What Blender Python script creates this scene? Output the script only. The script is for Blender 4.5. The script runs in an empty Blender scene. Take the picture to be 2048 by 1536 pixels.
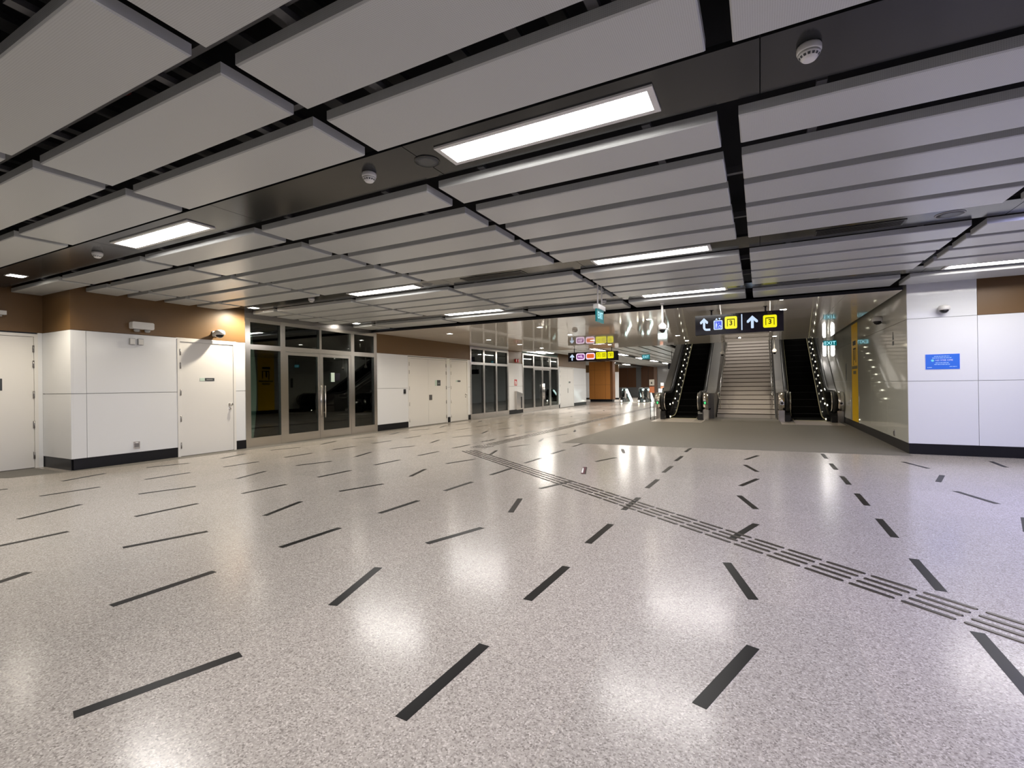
import bpy, math, random
from mathutils import Vector, Matrix
random.seed(7)
SC = bpy.context.scene
COL = SC.collection
PI = math.pi

# ------------------------------------------------------------------ camera
F_PX = 963.65
EYE = Vector((0, 0, 1.2))
RX = Vector((0.88903954, 0.45764325, -0.01309005))
RY = Vector((-0.01282269, -0.00369067, -0.99991097))
RZ = Vector((-0.45765082, 0.88912824, 0.00258706))
cam_d = bpy.data.cameras.new('camera')
cam = bpy.data.objects.new('camera', cam_d)
COL.objects.link(cam)
M = Matrix.Identity(4)
for i in range(3):
    M[i][0] = RX[i]; M[i][1] = -RY[i]; M[i][2] = -RZ[i]; M[i][3] = EYE[i]
cam.matrix_world = M
cam_d.sensor_fit = 'HORIZONTAL'
cam_d.sensor_width = 36.0
cam_d.lens = F_PX / 2048 * 36.0
cam_d.clip_start = 0.05
cam_d.clip_end = 200
SC.camera = cam

# ------------------------------------------------------------------ world, exposure
w = bpy.data.worlds.new('world'); SC.world = w
w.use_nodes = True
w.node_tree.nodes['Background'].inputs[0].default_value = (0.02, 0.02, 0.022, 1)
w.node_tree.nodes['Background'].inputs[1].default_value = 0.3
SC.view_settings.view_transform = 'Standard'
SC.view_settings.look = 'None'
SC.view_settings.gamma = 1
SC.view_settings.use_curve_mapping = False
EXPO = 1.58
SC.view_settings.exposure = EXPO
SG = 2 ** -EXPO        # backlit signs are this bright so that they read at the room's exposure
LAMP = 17.0          # radiance of the big ceiling light panels
WARM = (1.0, 0.965, 0.925)
COOL = (0.52, 0.53, 1.0)

# ------------------------------------------------------------------ materials
MATS = {}
def mat(name, base, rough=0.5, metal=0.0, emit=None, strength=1.0, coat=0.0, spec=0.5, bump=None, coat_rough=0.05):
    m = bpy.data.materials.new(name); m.use_nodes = True
    b = m.node_tree.nodes['Principled BSDF']
    b.inputs['Base Color'].default_value = (*base, 1)
    b.inputs['Roughness'].default_value = rough
    b.inputs['Metallic'].default_value = metal
    b.inputs['Specular IOR Level'].default_value = spec
    b.inputs['Coat Weight'].default_value = coat
    b.inputs['Coat Roughness'].default_value = coat_rough
    if emit:
        b.inputs['Emission Color'].default_value = (*emit, 1)
        b.inputs['Emission Strength'].default_value = strength
    if bump:
        nt = m.node_tree
        tc = nt.nodes.new('ShaderNodeTexCoord')
        no = nt.nodes.new('ShaderNodeTexNoise'); no.inputs['Scale'].default_value = bump[0]
        no.inputs['Detail'].default_value = 2
        bp = nt.nodes.new('ShaderNodeBump'); bp.inputs['Strength'].default_value = bump[1]
        bp.inputs['Distance'].default_value = bump[2]
        nt.links.new(tc.outputs['Object'], no.inputs['Vector'])
        nt.links.new(no.outputs['Fac'], bp.inputs['Height'])
        nt.links.new(bp.outputs['Normal'], b.inputs['Normal'])
    MATS[name] = m
    return m

def terrazzo():
    m = bpy.data.materials.new('terrazzo'); m.use_nodes = True
    nt = m.node_tree; N = nt.nodes; L = nt.links
    b = N['Principled BSDF']
    tc = N.new('ShaderNodeTexCoord')
    def noise(sc, det=2):
        n = N.new('ShaderNodeTexNoise'); n.inputs['Scale'].default_value = sc; n.inputs['Detail'].default_value = det
        L.new(tc.outputs['Object'], n.inputs['Vector']); return n
    def ramp(src, stops):
        r = N.new('ShaderNodeValToRGB')
        e = r.color_ramp.elements
        e[0].position, e[0].color = stops[0][0], (*stops[0][1], 1)
        e[1].position, e[1].color = stops[-1][0], (*stops[-1][1], 1)
        for p, c in stops[1:-1]:
            q = e.new(p); q.color = (*c, 1)
        L.new(src, r.inputs['Fac']); return r
    v = N.new('ShaderNodeTexVoronoi'); v.inputs['Scale'].default_value = 170
    L.new(tc.outputs['Object'], v.inputs['Vector'])
    sep = N.new('ShaderNodeSeparateColor'); L.new(v.outputs['Color'], sep.inputs['Color'])
    chips = ramp(sep.outputs['Red'], [(0.0, (0.22, 0.20, 0.178)), (0.14, (0.31, 0.284, 0.255)), (0.4, (0.40, 0.367, 0.330)), (0.8, (0.45, 0.415, 0.375)), (1.0, (0.60, 0.56, 0.515))])
    # tile to tile tone, with fine joints
    bk = N.new('ShaderNodeTexBrick')
    bk.offset = 0.5; bk.offset_frequency = 2
    bk.inputs['Color1'].default_value = (0.97, 0.97, 0.97, 1); bk.inputs['Color2'].default_value = (1.04, 1.03, 1.03, 1)
    bk.inputs['Mortar'].default_value = (1.1, 1.08, 1.05, 1)
    bk.inputs['Scale'].default_value = 1.0; bk.inputs['Mortar Size'].default_value = 0.002
    bk.inputs['Brick Width'].default_value = 1.065; bk.inputs['Row Height'].default_value = 0.515
    mp = N.new('ShaderNodeMapping'); mp.inputs['Rotation'].default_value = (0, 0, PI / 2)
    mp.inputs['Location'].default_value = (0.3, 0.13, 0)
    L.new(tc.outputs['Object'], mp.inputs['Vector']); L.new(mp.outputs['Vector'], bk.inputs['Vector'])
    mx = N.new('ShaderNodeMix'); mx.data_type = 'RGBA'; mx.blend_type = 'MULTIPLY'; mx.inputs[0].default_value = 1
    L.new(chips.outputs['Color'], mx.inputs[6]); L.new(bk.outputs['Color'], mx.inputs[7])
    L.new(mx.outputs[2], b.inputs['Base Color'])
    rn = noise(1.2, 3)
    mr = N.new('ShaderNodeMapRange'); mr.inputs['To Min'].default_value = 0.17; mr.inputs['To Max'].default_value = 0.23
    L.new(rn.outputs['Fac'], mr.inputs['Value']); L.new(mr.outputs['Result'], b.inputs['Roughness'])
    b.inputs['Specular IOR Level'].default_value = 0.24
    MATS['terrazzo'] = m
    return m

def granite(name, c0, c1, rough):
    m = bpy.data.materials.new(name); m.use_nodes = True
    nt = m.node_tree; N = nt.nodes; L = nt.links
    b = N['Principled BSDF']; tc = N.new('ShaderNodeTexCoord')
    n = N.new('ShaderNodeTexNoise'); n.inputs['Scale'].default_value = 90; n.inputs['Detail'].default_value = 3
    L.new(tc.outputs['Object'], n.inputs['Vector'])
    r = N.new('ShaderNodeValToRGB')
    r.color_ramp.elements[0].position = 0.35; r.color_ramp.elements[0].color = (*c0, 1)
    r.color_ramp.elements[1].position = 0.65; r.color_ramp.elements[1].color = (*c1, 1)
    L.new(n.outputs['Fac'], r.inputs['Fac']); L.new(r.outputs['Color'], b.inputs['Base Color'])
    b.inputs['Roughness'].default_value = rough
    MATS[name] = m
    return m

def perforated():
    # light grey sheet with a fine grid of punched holes
    m = bpy.data.materials.new('perforated_metal'); m.use_nodes = True
    nt = m.node_tree; N = nt.nodes; L = nt.links
    b = N['Principled BSDF']; tc = N.new('ShaderNodeTexCoord')
    v = N.new('ShaderNodeTexVoronoi'); v.inputs['Scale'].default_value = 110
    v.inputs['Randomness'].default_value = 0.0
    L.new(tc.outputs['Object'], v.inputs['Vector'])
    r = N.new('ShaderNodeValToRGB')
    r.color_ramp.elements[0].position = 0.24; r.color_ramp.elements[0].color = (0.43, 0.44, 0.435, 1)
    r.color_ramp.elements[1].position = 0.30; r.color_ramp.elements[1].color = (0.535, 0.55, 0.545, 1)
    L.new(v.outputs['Distance'], r.inputs['Fac']); L.new(r.outputs['Color'], b.inputs['Base Color'])
    b.inputs['Roughness'].default_value = 0.3
    MATS['perforated_metal'] = m
    return m

def pane_glass(name, tint, boost):
    m = bpy.data.materials.new(name); m.use_nodes = True
    nt = m.node_tree; N = nt.nodes; L = nt.links
    N.remove(N['Principled BSDF'])
    out = N['Material Output']
    g = N.new('ShaderNodeBsdfGlossy'); g.inputs['Roughness'].default_value = 0.0
    g.inputs['Color'].default_value = (0.9, 0.95, 0.93, 1)
    t = N.new('ShaderNodeBsdfTransparent'); t.inputs['Color'].default_value = (*tint, 1)
    f = N.new('ShaderNodeFresnel'); f.inputs['IOR'].default_value = boost
    mx = N.new('ShaderNodeMixShader')
    L.new(f.outputs['Fac'], mx.inputs['Fac']); L.new(t.outputs[0], mx.inputs[1]); L.new(g.outputs[0], mx.inputs[2])
    L.new(mx.outputs[0], out.inputs['Surface'])
    MATS[name] = m
    return m

terrazzo(); perforated()
granite('grey_granite', (0.125, 0.117, 0.104), (0.185, 0.173, 0.155), 0.6)
granite('stair_granite', (0.62, 0.575, 0.54), (0.70, 0.655, 0.62), 0.4)
pane_glass('shop_glass', (0.66, 0.76, 0.71), 1.75)
pane_glass('clear_glass', (0.75, 0.85, 0.85), 1.5)
mat('inlay_black', (0.007, 0.0065, 0.0065), 0.35, spec=0.15)
mat('panel_edge', (0.50, 0.49, 0.475), 0.4)
mat('band_dark', (0.014, 0.015, 0.016), 0.16, spec=0.3)
mat('plenum', (0.012, 0.012, 0.014), 0.9)
mat('galvanised', (0.10, 0.10, 0.105), 0.5, 0.5)
mat('red_pipe', (0.35, 0.04, 0.03), 0.5)
mat('flat_ceiling', (0.79, 0.745, 0.68), 0.045, bump=(0.6, 0.06, 0.02))
mat('white_enamel', (0.81, 0.825, 0.85), 0.12, bump=(1.6, 0.08, 0.02))
mat('door_white', (0.80, 0.785, 0.76), 0.35)
mat('seam_grey', (0.30, 0.30, 0.30), 0.6)
mat('brown_fascia', (0.150, 0.083, 0.031), 0.42)
mat('bronze_panel', (0.62, 0.25, 0.055), 0.3)
mat('bronze_dark', (0.22, 0.088, 0.03), 0.35)
mat('beige_enamel', (0.52, 0.525, 0.48), 0.045, bump=(0.8, 0.025, 0.02))
mat('baseboard_black', (0.009, 0.009, 0.012), 0.35, spec=0.3)
mat('steel', (0.64, 0.61, 0.58), 0.22, 1.0)
mat('steel_dark', (0.33, 0.32, 0.32), 0.32, 1.0)
mat('chrome', (0.75, 0.73, 0.71), 0.12, 1.0)
mat('white_plastic', (0.75, 0.74, 0.72), 0.35)
mat('grey_plastic', (0.35, 0.35, 0.35), 0.5)
mat('black_plastic', (0.012, 0.012, 0.014), 0.3)
mat('dome_black', (0.01, 0.01, 0.012), 0.05)
mat('rubber', (0.012, 0.012, 0.013), 0.35)
mat('black_gloss', (0.010, 0.010, 0.011), 0.12)
mat('step_black', (0.004, 0.004, 0.004), 0.9, 0.0, spec=0.1)
mat('step_edge', (0.012, 0.012, 0.012), 0.7, spec=0.2)
mat('brush_yellow', (0.45, 0.42, 0.25), 0.5)
mat('deck_steel', (0.15, 0.145, 0.14), 0.42, 0.3)
mat('landing_plate', (0.62, 0.57, 0.52), 0.35, 0.6)
mat('room_dark', (0.40, 0.46, 0.42), 0.7)
mat('tactile_metal', (0.085, 0.075, 0.07), 0.3, 0.8)
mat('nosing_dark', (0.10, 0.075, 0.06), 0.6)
mat('sign_black', (0.012, 0.010, 0.018), 0.12)
mat('sign_blue', (0.03, 0.16, 0.75), 0.35)
mat('sign_pale', (0.55, 0.68, 0.60), 0.4)
mat('sign_lilac', (0.65, 0.68, 0.95), 0.4)
mat('sign_lightblue', (0.35, 0.55, 0.95), 0.4)
mat('sign_teal', (0.2, 0.75, 0.85), 0.4)
mat('ink_black', (0.02, 0.02, 0.02), 0.5)
mat('red_sign', (0.55, 0.02, 0.03), 0.4)
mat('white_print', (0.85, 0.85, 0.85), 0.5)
mat('yellow_vinyl', (0.90, 0.56, 0.0), 0.5, spec=0.3)
mat('olive_print', (0.045, 0.028, 0.004), 0.6, spec=0.2)
mat('orange_board', (0.85, 0.30, 0.15), 0.5)
mat('pink_stone', (0.55, 0.34, 0.24), 0.4)
mat('purple_patch', (0.08, 0.006, 0.03), 0.4)
mat('dim_gold', (0.16, 0.12, 0.02), 0.5)
mat('nameplate_grey', (0.05, 0.055, 0.06), 0.4)
mat('lamp_big', (1, 1, 1), 0.5, emit=WARM, strength=LAMP)
mat('lamp_cool', (1, 1, 1), 0.5, emit=COOL, strength=LAMP * 2.6)
mat('lamp_small', (1, 1, 1), 0.5, emit=(1.0, 0.92, 0.80), strength=24)
mat('lamp_round', (1, 1, 1), 0.5, emit=(1.0, 0.94, 0.86), strength=30)
mat('lamp_stair', (1, 1, 1), 0.5, emit=(1.0, 0.94, 0.86), strength=7)
mat('fill_dim', (1, 1, 1), 0.5, emit=(0.8, 1.0, 0.9), strength=2.2)
mat('lamp_wall', (1, 1, 1), 0.5, emit=(1.0, 0.95, 0.9), strength=7)
mat('lamp_dot', (1, 1, 1), 0.5, emit=(1.0, 0.95, 0.72), strength=4)
mat('lamp_strip', (1, 1, 1), 0.5, emit=(0.8, 1.0, 0.98), strength=1.3)
mat('glow_white', (0.02, 0.02, 0.02), 0.3, emit=(0.62, 0.78, 1.0), strength=0.95 * SG)
mat('glow_blue', (0.02, 0.02, 0.02), 0.3, emit=(0.01, 0.06, 0.75), strength=1.0 * SG)
mat('glow_yellow', (0.02, 0.02, 0.02), 0.3, emit=(0.95, 0.88, 0.0), strength=1.0 * SG)
mat('glow_pink', (0.02, 0.02, 0.02), 0.3, emit=(1.0, 0.76, 1.0), strength=1.0 * SG)
mat('glow_purple', (0.02, 0.02, 0.02), 0.3, emit=(0.17, 0.005, 0.20), strength=1.0 * SG)
mat('glow_orange', (0.02, 0.02, 0.02), 0.3, emit=(0.85, 0.17, 0.035), strength=1.0 * SG)
mat('glow_orange_text', (0.02, 0.02, 0.02), 0.3, emit=(0.55, 0.08, 0.0), strength=1.0 * SG)
mat('glow_teal', (0.01, 0.06, 0.06), 0.3, emit=(0.0, 0.14, 0.155), strength=0.85 * SG)
mat('glow_cyan', (0.02, 0.02, 0.02), 0.3, emit=(0.40, 0.85, 1.0), strength=1.5 * SG)
mat('glow_green', (0.02, 0.02, 0.02), 0.3, emit=(0.08, 0.9, 0.25), strength=1.2 * SG)

# ------------------------------------------------------------------ mesh helpers
class MB:
    def __init__(s): s.v = []; s.f = []; s.sm = []
    def add(s, vs, fs, smooth=False):
        o = len(s.v); s.v += [Vector(p) for p in vs]
        s.f += [tuple(i + o for i in f) for f in fs]; s.sm += [smooth] * len(fs)
        return s
    def box(s, x0, x1, y0, y1, z0, z1):
        x0, x1 = sorted((x0, x1)); y0, y1 = sorted((y0, y1)); z0, z1 = sorted((z0, z1))
        return s.add([(x0, y0, z0), (x1, y0, z0), (x1, y1, z0), (x0, y1, z0), (x0, y0, z1), (x1, y0, z1), (x1, y1, z1), (x0, y1, z1)],
                     [(0, 3, 2, 1), (4, 5, 6, 7), (0, 1, 5, 4), (1, 2, 6, 5), (2, 3, 7, 6), (3, 0, 4, 7)])
    def cbox(s, x0, x1, y0, y1, z0, z1, c=0.006, top=True):
        """box whose lower edges are chamfered (a folded metal tray)"""
        vs = [(x0 + c, y0 + c, z0), (x1 - c, y0 + c, z0), (x1 - c, y1 - c, z0), (x0 + c, y1 - c, z0),
              (x0, y0, z0 + c), (x1, y0, z0 + c), (x1, y1, z0 + c), (x0, y1, z0 + c),
              (x0, y0, z1), (x1, y0, z1), (x1, y1, z1), (x0, y1, z1)]
        fs = [(0, 3, 2, 1), (8, 9, 10, 11)]
        for i in range(4):
            j = (i + 1) % 4
            fs += [(i, j, 4 + j, 4 + i), (4 + i, 4 + j, 8 + j, 8 + i)]
        return s.add(vs, fs)
    def prism(s, poly, axis, a, b, smooth=False):
        """poly: 2-D points; axis 'x': (y,z) swept x a..b; 'y': (x,z); 'z': (x,y)"""
        def P(p, t):
            return {'x': (t, p[0], p[1]), 'y': (p[0], t, p[1]), 'z': (p[0], p[1], t)}[axis]
        n = len(poly)
        vs = [P(p, a) for p in poly] + [P(p, b) for p in poly]
        s.add(vs, [tuple(range(n))[::-1], tuple(range(n, 2 * n))])
        o = len(s.v) - 2 * n
        for i in range(n):
            j = (i + 1) % n
            s.f.append((o + i, o + j, o + n + j, o + n + i)); s.sm.append(smooth)
        return s
    def cyl(s, p, q, r, n=16, r2=None, caps=True):
        p = Vector(p); q = Vector(q); d = (q - p).normalized()
        u = d.orthogonal().normalized(); v = d.cross(u)
        r2 = r if r2 is None else r2
        vs = [p + (u * math.cos(2 * PI * i / n) + v * math.sin(2 * PI * i / n)) * r for i in range(n)]
        vs += [q + (u * math.cos(2 * PI * i / n) + v * math.sin(2 * PI * i / n)) * r2 for i in range(n)]
        s.add(vs, [(i, (i + 1) % n, n + (i + 1) % n, n + i) for i in range(n)], True)
        if caps:
            o = len(s.v) - 2 * n
            s.f += [tuple(o + i for i in range(n))[::-1], tuple(o + n + i for i in range(n))]; s.sm += [False, False]
        return s
    def tube(s, pts, r, n=10):
        pts = [Vector(p) for p in pts]
        rings = []
        for i, p in enumerate(pts):
            d = (pts[min(i + 1, len(pts) - 1)] - pts[max(i - 1, 0)]).normalized()
            ref = Vector((1, 0, 0)) if abs(d.x) < 0.9 else Vector((0, 0, 1))
            u = (ref - d * ref.dot(d)).normalized(); v = d.cross(u)
            rings.append([p + (u * math.cos(2 * PI * k / n) + v * math.sin(2 * PI * k / n)) * r for k in range(n)])
        vs = [q for rg in rings for q in rg]
        fs = []
        for i in range(len(pts) - 1):
            for k in range(n):
                a = i * n + k; b = i * n + (k + 1) % n
                fs.append((a, b, b + n, a + n))
        s.add(vs, fs, True)
        o = len(s.v) - len(vs)
        s.f += [tuple(o + k for k in range(n))[::-1], tuple(o + (len(pts) - 1) * n + k for k in range(n))]; s.sm += [False, False]
        return s
    def lathe(s, c, axis, prof, n=20):
        """prof: (r, h) along axis vector from c"""
        c = Vector(c); d = Vector(axis).normalized(); u = d.orthogonal().normalized(); v = d.cross(u)
        vs = []; m = len(prof)
        for r, h in prof:
            for k in range(n):
                vs.append(c + d * h + (u * math.cos(2 * PI * k / n) + v * math.sin(2 * PI * k / n)) * r)
        fs = []
        for i in range(m - 1):
            for k in range(n):
                a = i * n + k; b = i * n + (k + 1) % n
                fs.append((a, b, b + n, a + n))
        s.add(vs, fs, True)
        o = len(s.v) - len(vs)
        s.f += [tuple(o + k for k in range(n))[::-1], tuple(o + (m - 1) * n + k for k in range(n))]; s.sm += [False, False]
        return s
    def build(s, name, m, parent=None, loc=None):
        """mesh given in world coordinates; stored relative to its parent's (or its own) base point"""
        off = Vector(loc) if loc is not None else (BASE[parent.name] if parent else Vector((0, 0, 0)))
        me = bpy.data.meshes.new(name)
        me.from_pydata([tuple(p - off) for p in s.v], [], s.f)
        for p, sm in zip(me.polygons, s.sm): p.use_smooth = sm
        me.materials.append(MATS[m])
        me.update()
        fix_normals(me)
        o = bpy.data.objects.new(name, me); COL.objects.link(o)
        if parent is not None:
            o.parent = parent
            if loc is not None: o.location = off - BASE[parent.name]
        elif loc is not None:
            o.location = off
        BASE[o.name] = off
        return o

import bmesh
def fix_normals(me):
    bm = bmesh.new(); bm.from_mesh(me)
    bmesh.ops.recalc_face_normals(bm, faces=bm.faces)
    bm.to_mesh(me); bm.free()

BASE = {}
def thing(name, label, cat, loc, group=None):
    o = bpy.data.objects.new(name, None); COL.objects.link(o)
    o.location = loc; o.empty_display_size = 0.1
    BASE[o.name] = Vector(loc)
    o['label'] = label; o['category'] = cat; o['kind'] = 'thing'
    if group: o['group'] = group
    return o
def tag(o, label, cat, group=None, kind='thing'):
    o['label'] = label; o['category'] = cat
    if group: o['group'] = group
    if kind: o['kind'] = kind
    return o
def struct(o, label=None):
    o['kind'] = 'structure'
    if label: o['label'] = label
    return o
def sroot(name, loc, label=None):
    o = bpy.data.objects.new(name, None); COL.objects.link(o); o.location = loc
    BASE[o.name] = Vector(loc); o['kind'] = 'structure'
    if label: o['label'] = label
    return o
def B(*a): return MB().box(*a)

def rrect(u0, u1, v0, v1, r, n=6):
    pts = []
    for cx, cy, a0 in ((u1 - r, v0 + r, -PI / 2), (u1 - r, v1 - r, 0), (u0 + r, v1 - r, PI / 2), (u0 + r, v0 + r, PI)):
        for k in range(n + 1):
            a = a0 + PI / 2 * k / n
            pts.append((cx + r * math.cos(a), cy + r * math.sin(a)))
    return pts

def text_mb(body, size, spacing=1.0, depth=0.0006, bold=0.0):
    cu = bpy.data.curves.new('lettering', 'FONT')
    cu.body = body; cu.size = size; cu.align_x = 'CENTER'; cu.align_y = 'CENTER'
    cu.extrude = depth; cu.space_character = spacing; cu.offset = bold
    o = bpy.data.objects.new('lettering', cu); COL.objects.link(o)
    dg = bpy.context.evaluated_depsgraph_get(); dg.update()
    me = bpy.data.meshes.new_from_object(o.evaluated_get(dg))
    vs = [v.co.copy() for v in me.vertices]; fs = [tuple(p.vertices) for p in me.polygons]
    bpy.data.objects.remove(o); bpy.data.curves.remove(cu); bpy.data.meshes.remove(me)
    return vs, fs
def text_on(mb, body, size, frame, u, v, out=0.002, sx=1.0, **k):
    """frame(u, v, d) -> world"""
    vs, fs = text_mb(body, size, **k)
    return mb.add([frame(u + p.x * sx, v + p.y, out + p.z) for p in vs], fs)
def face_poly(mb, frame, poly, d0, d1):
    n = len(poly)
    return mb.add([frame(u, v, d0) for u, v in poly] + [frame(u, v, d1) for u, v in poly],
                  [tuple(range(n)), tuple(range(n, 2 * n))] + [(i, (i + 1) % n, n + (i + 1) % n, n + i) for i in range(n)])
def ring_poly(mb, frame, outer, inner, d0, d1):
    n = len(outer)
    vs = [frame(*p, d0) for p in outer] + [frame(*p, d0) for p in inner] + [frame(*p, d1) for p in outer] + [frame(*p, d1) for p in inner]
    fs = []
    for i in range(n):
        j = (i + 1) % n
        fs += [(i, j, n + j, n + i), (2 * n + i, 3 * n + i, 3 * n + j, 2 * n + j), (i, 2 * n + i, 2 * n + j, j), (n + i, n + j, 3 * n + j, 3 * n + i)]
    return mb.add(vs, fs)

ORD = ['first', 'second', 'third', 'fourth', 'fifth', 'sixth', 'seventh', 'eighth', 'ninth', 'tenth', 'eleventh', 'twelfth', 'thirteenth', 'fourteenth', 'fifteenth', 'sixteenth']
XW = -9.2            # left wall face
XA = -10.15          # alcove wall face
ZP = 2.72            # underside of the ceiling panels
ZB = 2.775           # underside of the dark light bands
ZF = 2.645           # underside of the flat ceiling
YF = 18.95           # where the flat ceiling ends
YR = 9.92            # wall facing the camera on the right
XS = 2.14            # wall beside the right escalator

# ================================================================== floor
fl = MB(); fl.add([(-15, -7, 0), (9, -7, 0), (9, 49, 0), (-15, 49, 0)], [(0, 1, 2, 3)])
floor = struct(fl.build('floor', 'terrazzo'), 'pale speckled terrazzo floor with short dark inlaid strips')
ap = MB(); ap.prism([(-3.66, 9.3), (XS, 9.63), (XS, 18.0), (-3.46, 18.0)], 'z', 0.0, 0.0015)
ap.build('granite_apron', 'grey_granite', floor)
ls = MB(); ls.prism([(XA, 2.4), (-9.3, 2.75), (-8.93, 4.0), (-8.93, 27.5), (XW, 27.5), (XW, 3.3), (XA, 3.3)], 'z', 0.0, 0.0012)
ls.build('granite_border', 'grey_granite', floor)

# inlaid strips of the floor, on the tile grid
strips = []
for ci in range(-8, 5):
    x = -0.13 + 1.03 * ci
    j = 0
    for row in range(0, 60):
        if ci % 2 == 0:
            y = 1.105 + 1.065 * row
            par = (row + (0 if (ci // 2) % 2 else 1)) % 2
            a = 72 if par == 0 else 107
            if ci == 2:
                a = 107 if row % 2 else 72
                y += 0.08
        else:
            y = 1.64 + 1.065 * row if ci < 1 else 1.69 + 1.065 * row
            a = 90 if ci == 1 else 88
        if y > 30: break
        if x < -8.8 or y < 0.9: continue
        t = (x + 3.66) / 5.8
        if x > -3.7 and y > 9.3 + 0.33 * t - 0.1: continue
        if x > 1.5 and y > 9.5: continue
        if ci >= 3 and y < 8: continue
        strips.append((x, y, math.radians(a)))
strips.sort(key=lambda s: s[0] ** 2 + s[1] ** 2)
def strip_mb(mb, x, y, a, L=0.28, wd=0.0275):
    c, s_ = math.cos(a), math.sin(a)
    mb.prism([(x + c * u - s_ * v, y + s_ * u + c * v) for u, v in ((-L, -wd), (L, -wd), (L, wd), (-L, wd))], 'z', 0.0, 0.0012)
for x, y, a in strips[:96]:
    m_ = MB(); strip_mb(m_, x, y, a); m_.build('inlay_strip', 'inlay_black', floor, loc=(x, y, 0))
m_ = MB()
for x, y, a in strips[96:]: strip_mb(m_, x, y, a)
o = m_.build('inlay_strip', 'inlay_black', floor); o['kind'] = 'stuff'

# tactile guiding path: rounded metal bars in rows of four
path = thing('tactile_path', 'dark metal tactile guide path of four bar rows crossing the terrazzo floor', 'tactile path', (0.239, 3.614, 0))
U = Vector((0.7997, -0.6004, 0)); V = Vector((0.6004, 0.7997, 0)); A0 = Vector((0.239, 3.614, 0))
def bar_mb(mb, p, u, v, L=0.238, wd=0.028, h=0.005):
    """bar with rounded ends and a bevelled top, starting at p along u"""
    out = []
    for sx, sg in ((L - wd / 2, 1), (wd / 2, -1)):
        for k in range(7):
            a = -PI / 2 + PI * k / 6
            out.append((sx + sg * math.cos(a) * wd / 2, sg * math.sin(a) * wd / 2))
    n = len(out); cen = (L / 2, 0)
    lo = [p + u * a + v * b for a, b in out]
    hi = [p + u * (cen[0] + (a - cen[0]) * 0.985) + v * (b * 0.78) + Vector((0, 0, h)) for a, b in out]
    mb.add(lo + hi, [tuple(range(n, 2 * n))] + [(i, (i + 1) % n, n + (i + 1) % n, n + i) for i in range(n)], False)
bars = []
for k in range(-24, 14):
    for r in range(4):
        p = A0 + U * (0.267 * k) + V * (0.0763 * r)
        bars.append(p)
bars.sort(key=lambda p: (p.x) ** 2 + (p.y) ** 2)
bars = [p for p in bars if p.x < 2.6]
for p in bars[:98]:
    m_ = MB(); bar_mb(m_, p, U, V); m_.build('guide_bar', 'tactile_metal', path, loc=p)
m_ = MB()
for p in bars[98:]: bar_mb(m_, p, U, V)
Y_ = Vector((0, 1, 0)); X_ = Vector((1, 0, 0))
for k in range(0, 84):
    for r in range(4):
        bar_mb(m_, Vector((-4.99 + 0.0763 * r, 8.42 + 0.267 * k, 0)), Y_, X_)
o = m_.build('guide_bar', 'tactile_metal', path); o['kind'] = 'stuff'
m_ = MB()
for i in range(6):
    for j in range(6):
        m_.lathe((-5.02 + 0.062 * i, 7.98 + 0.062 * j, 0), (0, 0, 1), [(0.017, 0), (0.015, 0.003), (0.010, 0.005)], 10)
o = m_.build('guide_stud', 'tactile_metal', path); o['kind'] = 'stuff'

# thin purple and white patch over the strip in mid floor
st = thing('floor_patch', 'small purple and white patch on the floor strip beyond the tactile path', 'sticker', (-2.2, 6.42, 0.0013))
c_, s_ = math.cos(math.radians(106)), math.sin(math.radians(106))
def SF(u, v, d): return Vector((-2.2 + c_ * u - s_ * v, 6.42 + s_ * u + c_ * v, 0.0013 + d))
m_ = MB(); face_poly(m_, SF, [(-0.26, -0.026), (0.26, -0.026), (0.26, 0.026), (-0.26, 0.026)], 0, 0.001); m_.build('backing', 'purple_patch', st)
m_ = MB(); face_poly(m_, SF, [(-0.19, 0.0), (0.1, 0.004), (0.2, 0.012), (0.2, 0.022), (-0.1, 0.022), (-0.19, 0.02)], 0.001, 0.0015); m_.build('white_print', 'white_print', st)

# ================================================================== ceiling
pl = MB(); pl.box(-15, 9, -7, 9.75, 3.25, 3.35); pl.box(-9.3, XS + 0.1, 9.7, 18.93, 2.86, 2.9); struct(pl.build('ceiling', 'plenum'), 'dark void above the suspended ceiling')

COLS = [(-0.09 + 2.09 * k, -0.09 + 2.09 * k + 1.977, k) for k in range(-5, 2)]
COLNAME = {-5: 'left wall column', -4: 'left of left front light', -3: 'left front light column',
           -2: 'between both front lights', -1: 'biggest light column',
           0: 'right of black gap', 1: 'rightmost column'}
ROWS = [(0.345, 0.0, ''), ]
G0 = [(0.885, 1.295), (1.428, 1.838), (1.968, 2.382)]
G1 = [(3.045 + 0.548 * i, 3.045 + 0.548 * i + 0.415) for i in range(5)]
G2 = [(6.34 + 0.546 * i, 6.34 + 0.546 * i + 0.42) for i in range(4)]
G3 = [(9.07, 9.72)]
N0 = ['third row before front light band', 'second row before front light band', 'row just before front light band']
rows = [(a, n) for a, n in zip(G0, N0)]
rows += [(a, ORD[i] + ' row behind front light band') for i, a in enumerate(G1)]
rows += [(a, ORD[i] + ' row behind second light band') for i, a in enumerate(G2)]
rows += [(a, 'row behind third light band') for a in G3]
pcache = {}
def ceiling_panel(x0, x1, y0, y1, z, label, group, thick=0.06):
    key = (round(x1 - x0, 3), round(y1 - y0, 3))
    c = Vector((x0, y0, z))
    if key not in pcache:
        m_ = MB(); m_.cbox(x0, x1, y0, y1, z, z + thick, 0.007)
        o = m_.build('metal_baffle', 'perforated_metal', loc=c)
        pcache[key] = o
    else:
        o = pcache[key].copy(); COL.objects.link(o); o.location = c
    tag(o, label, 'ceiling panel', group)
    return o
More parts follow.
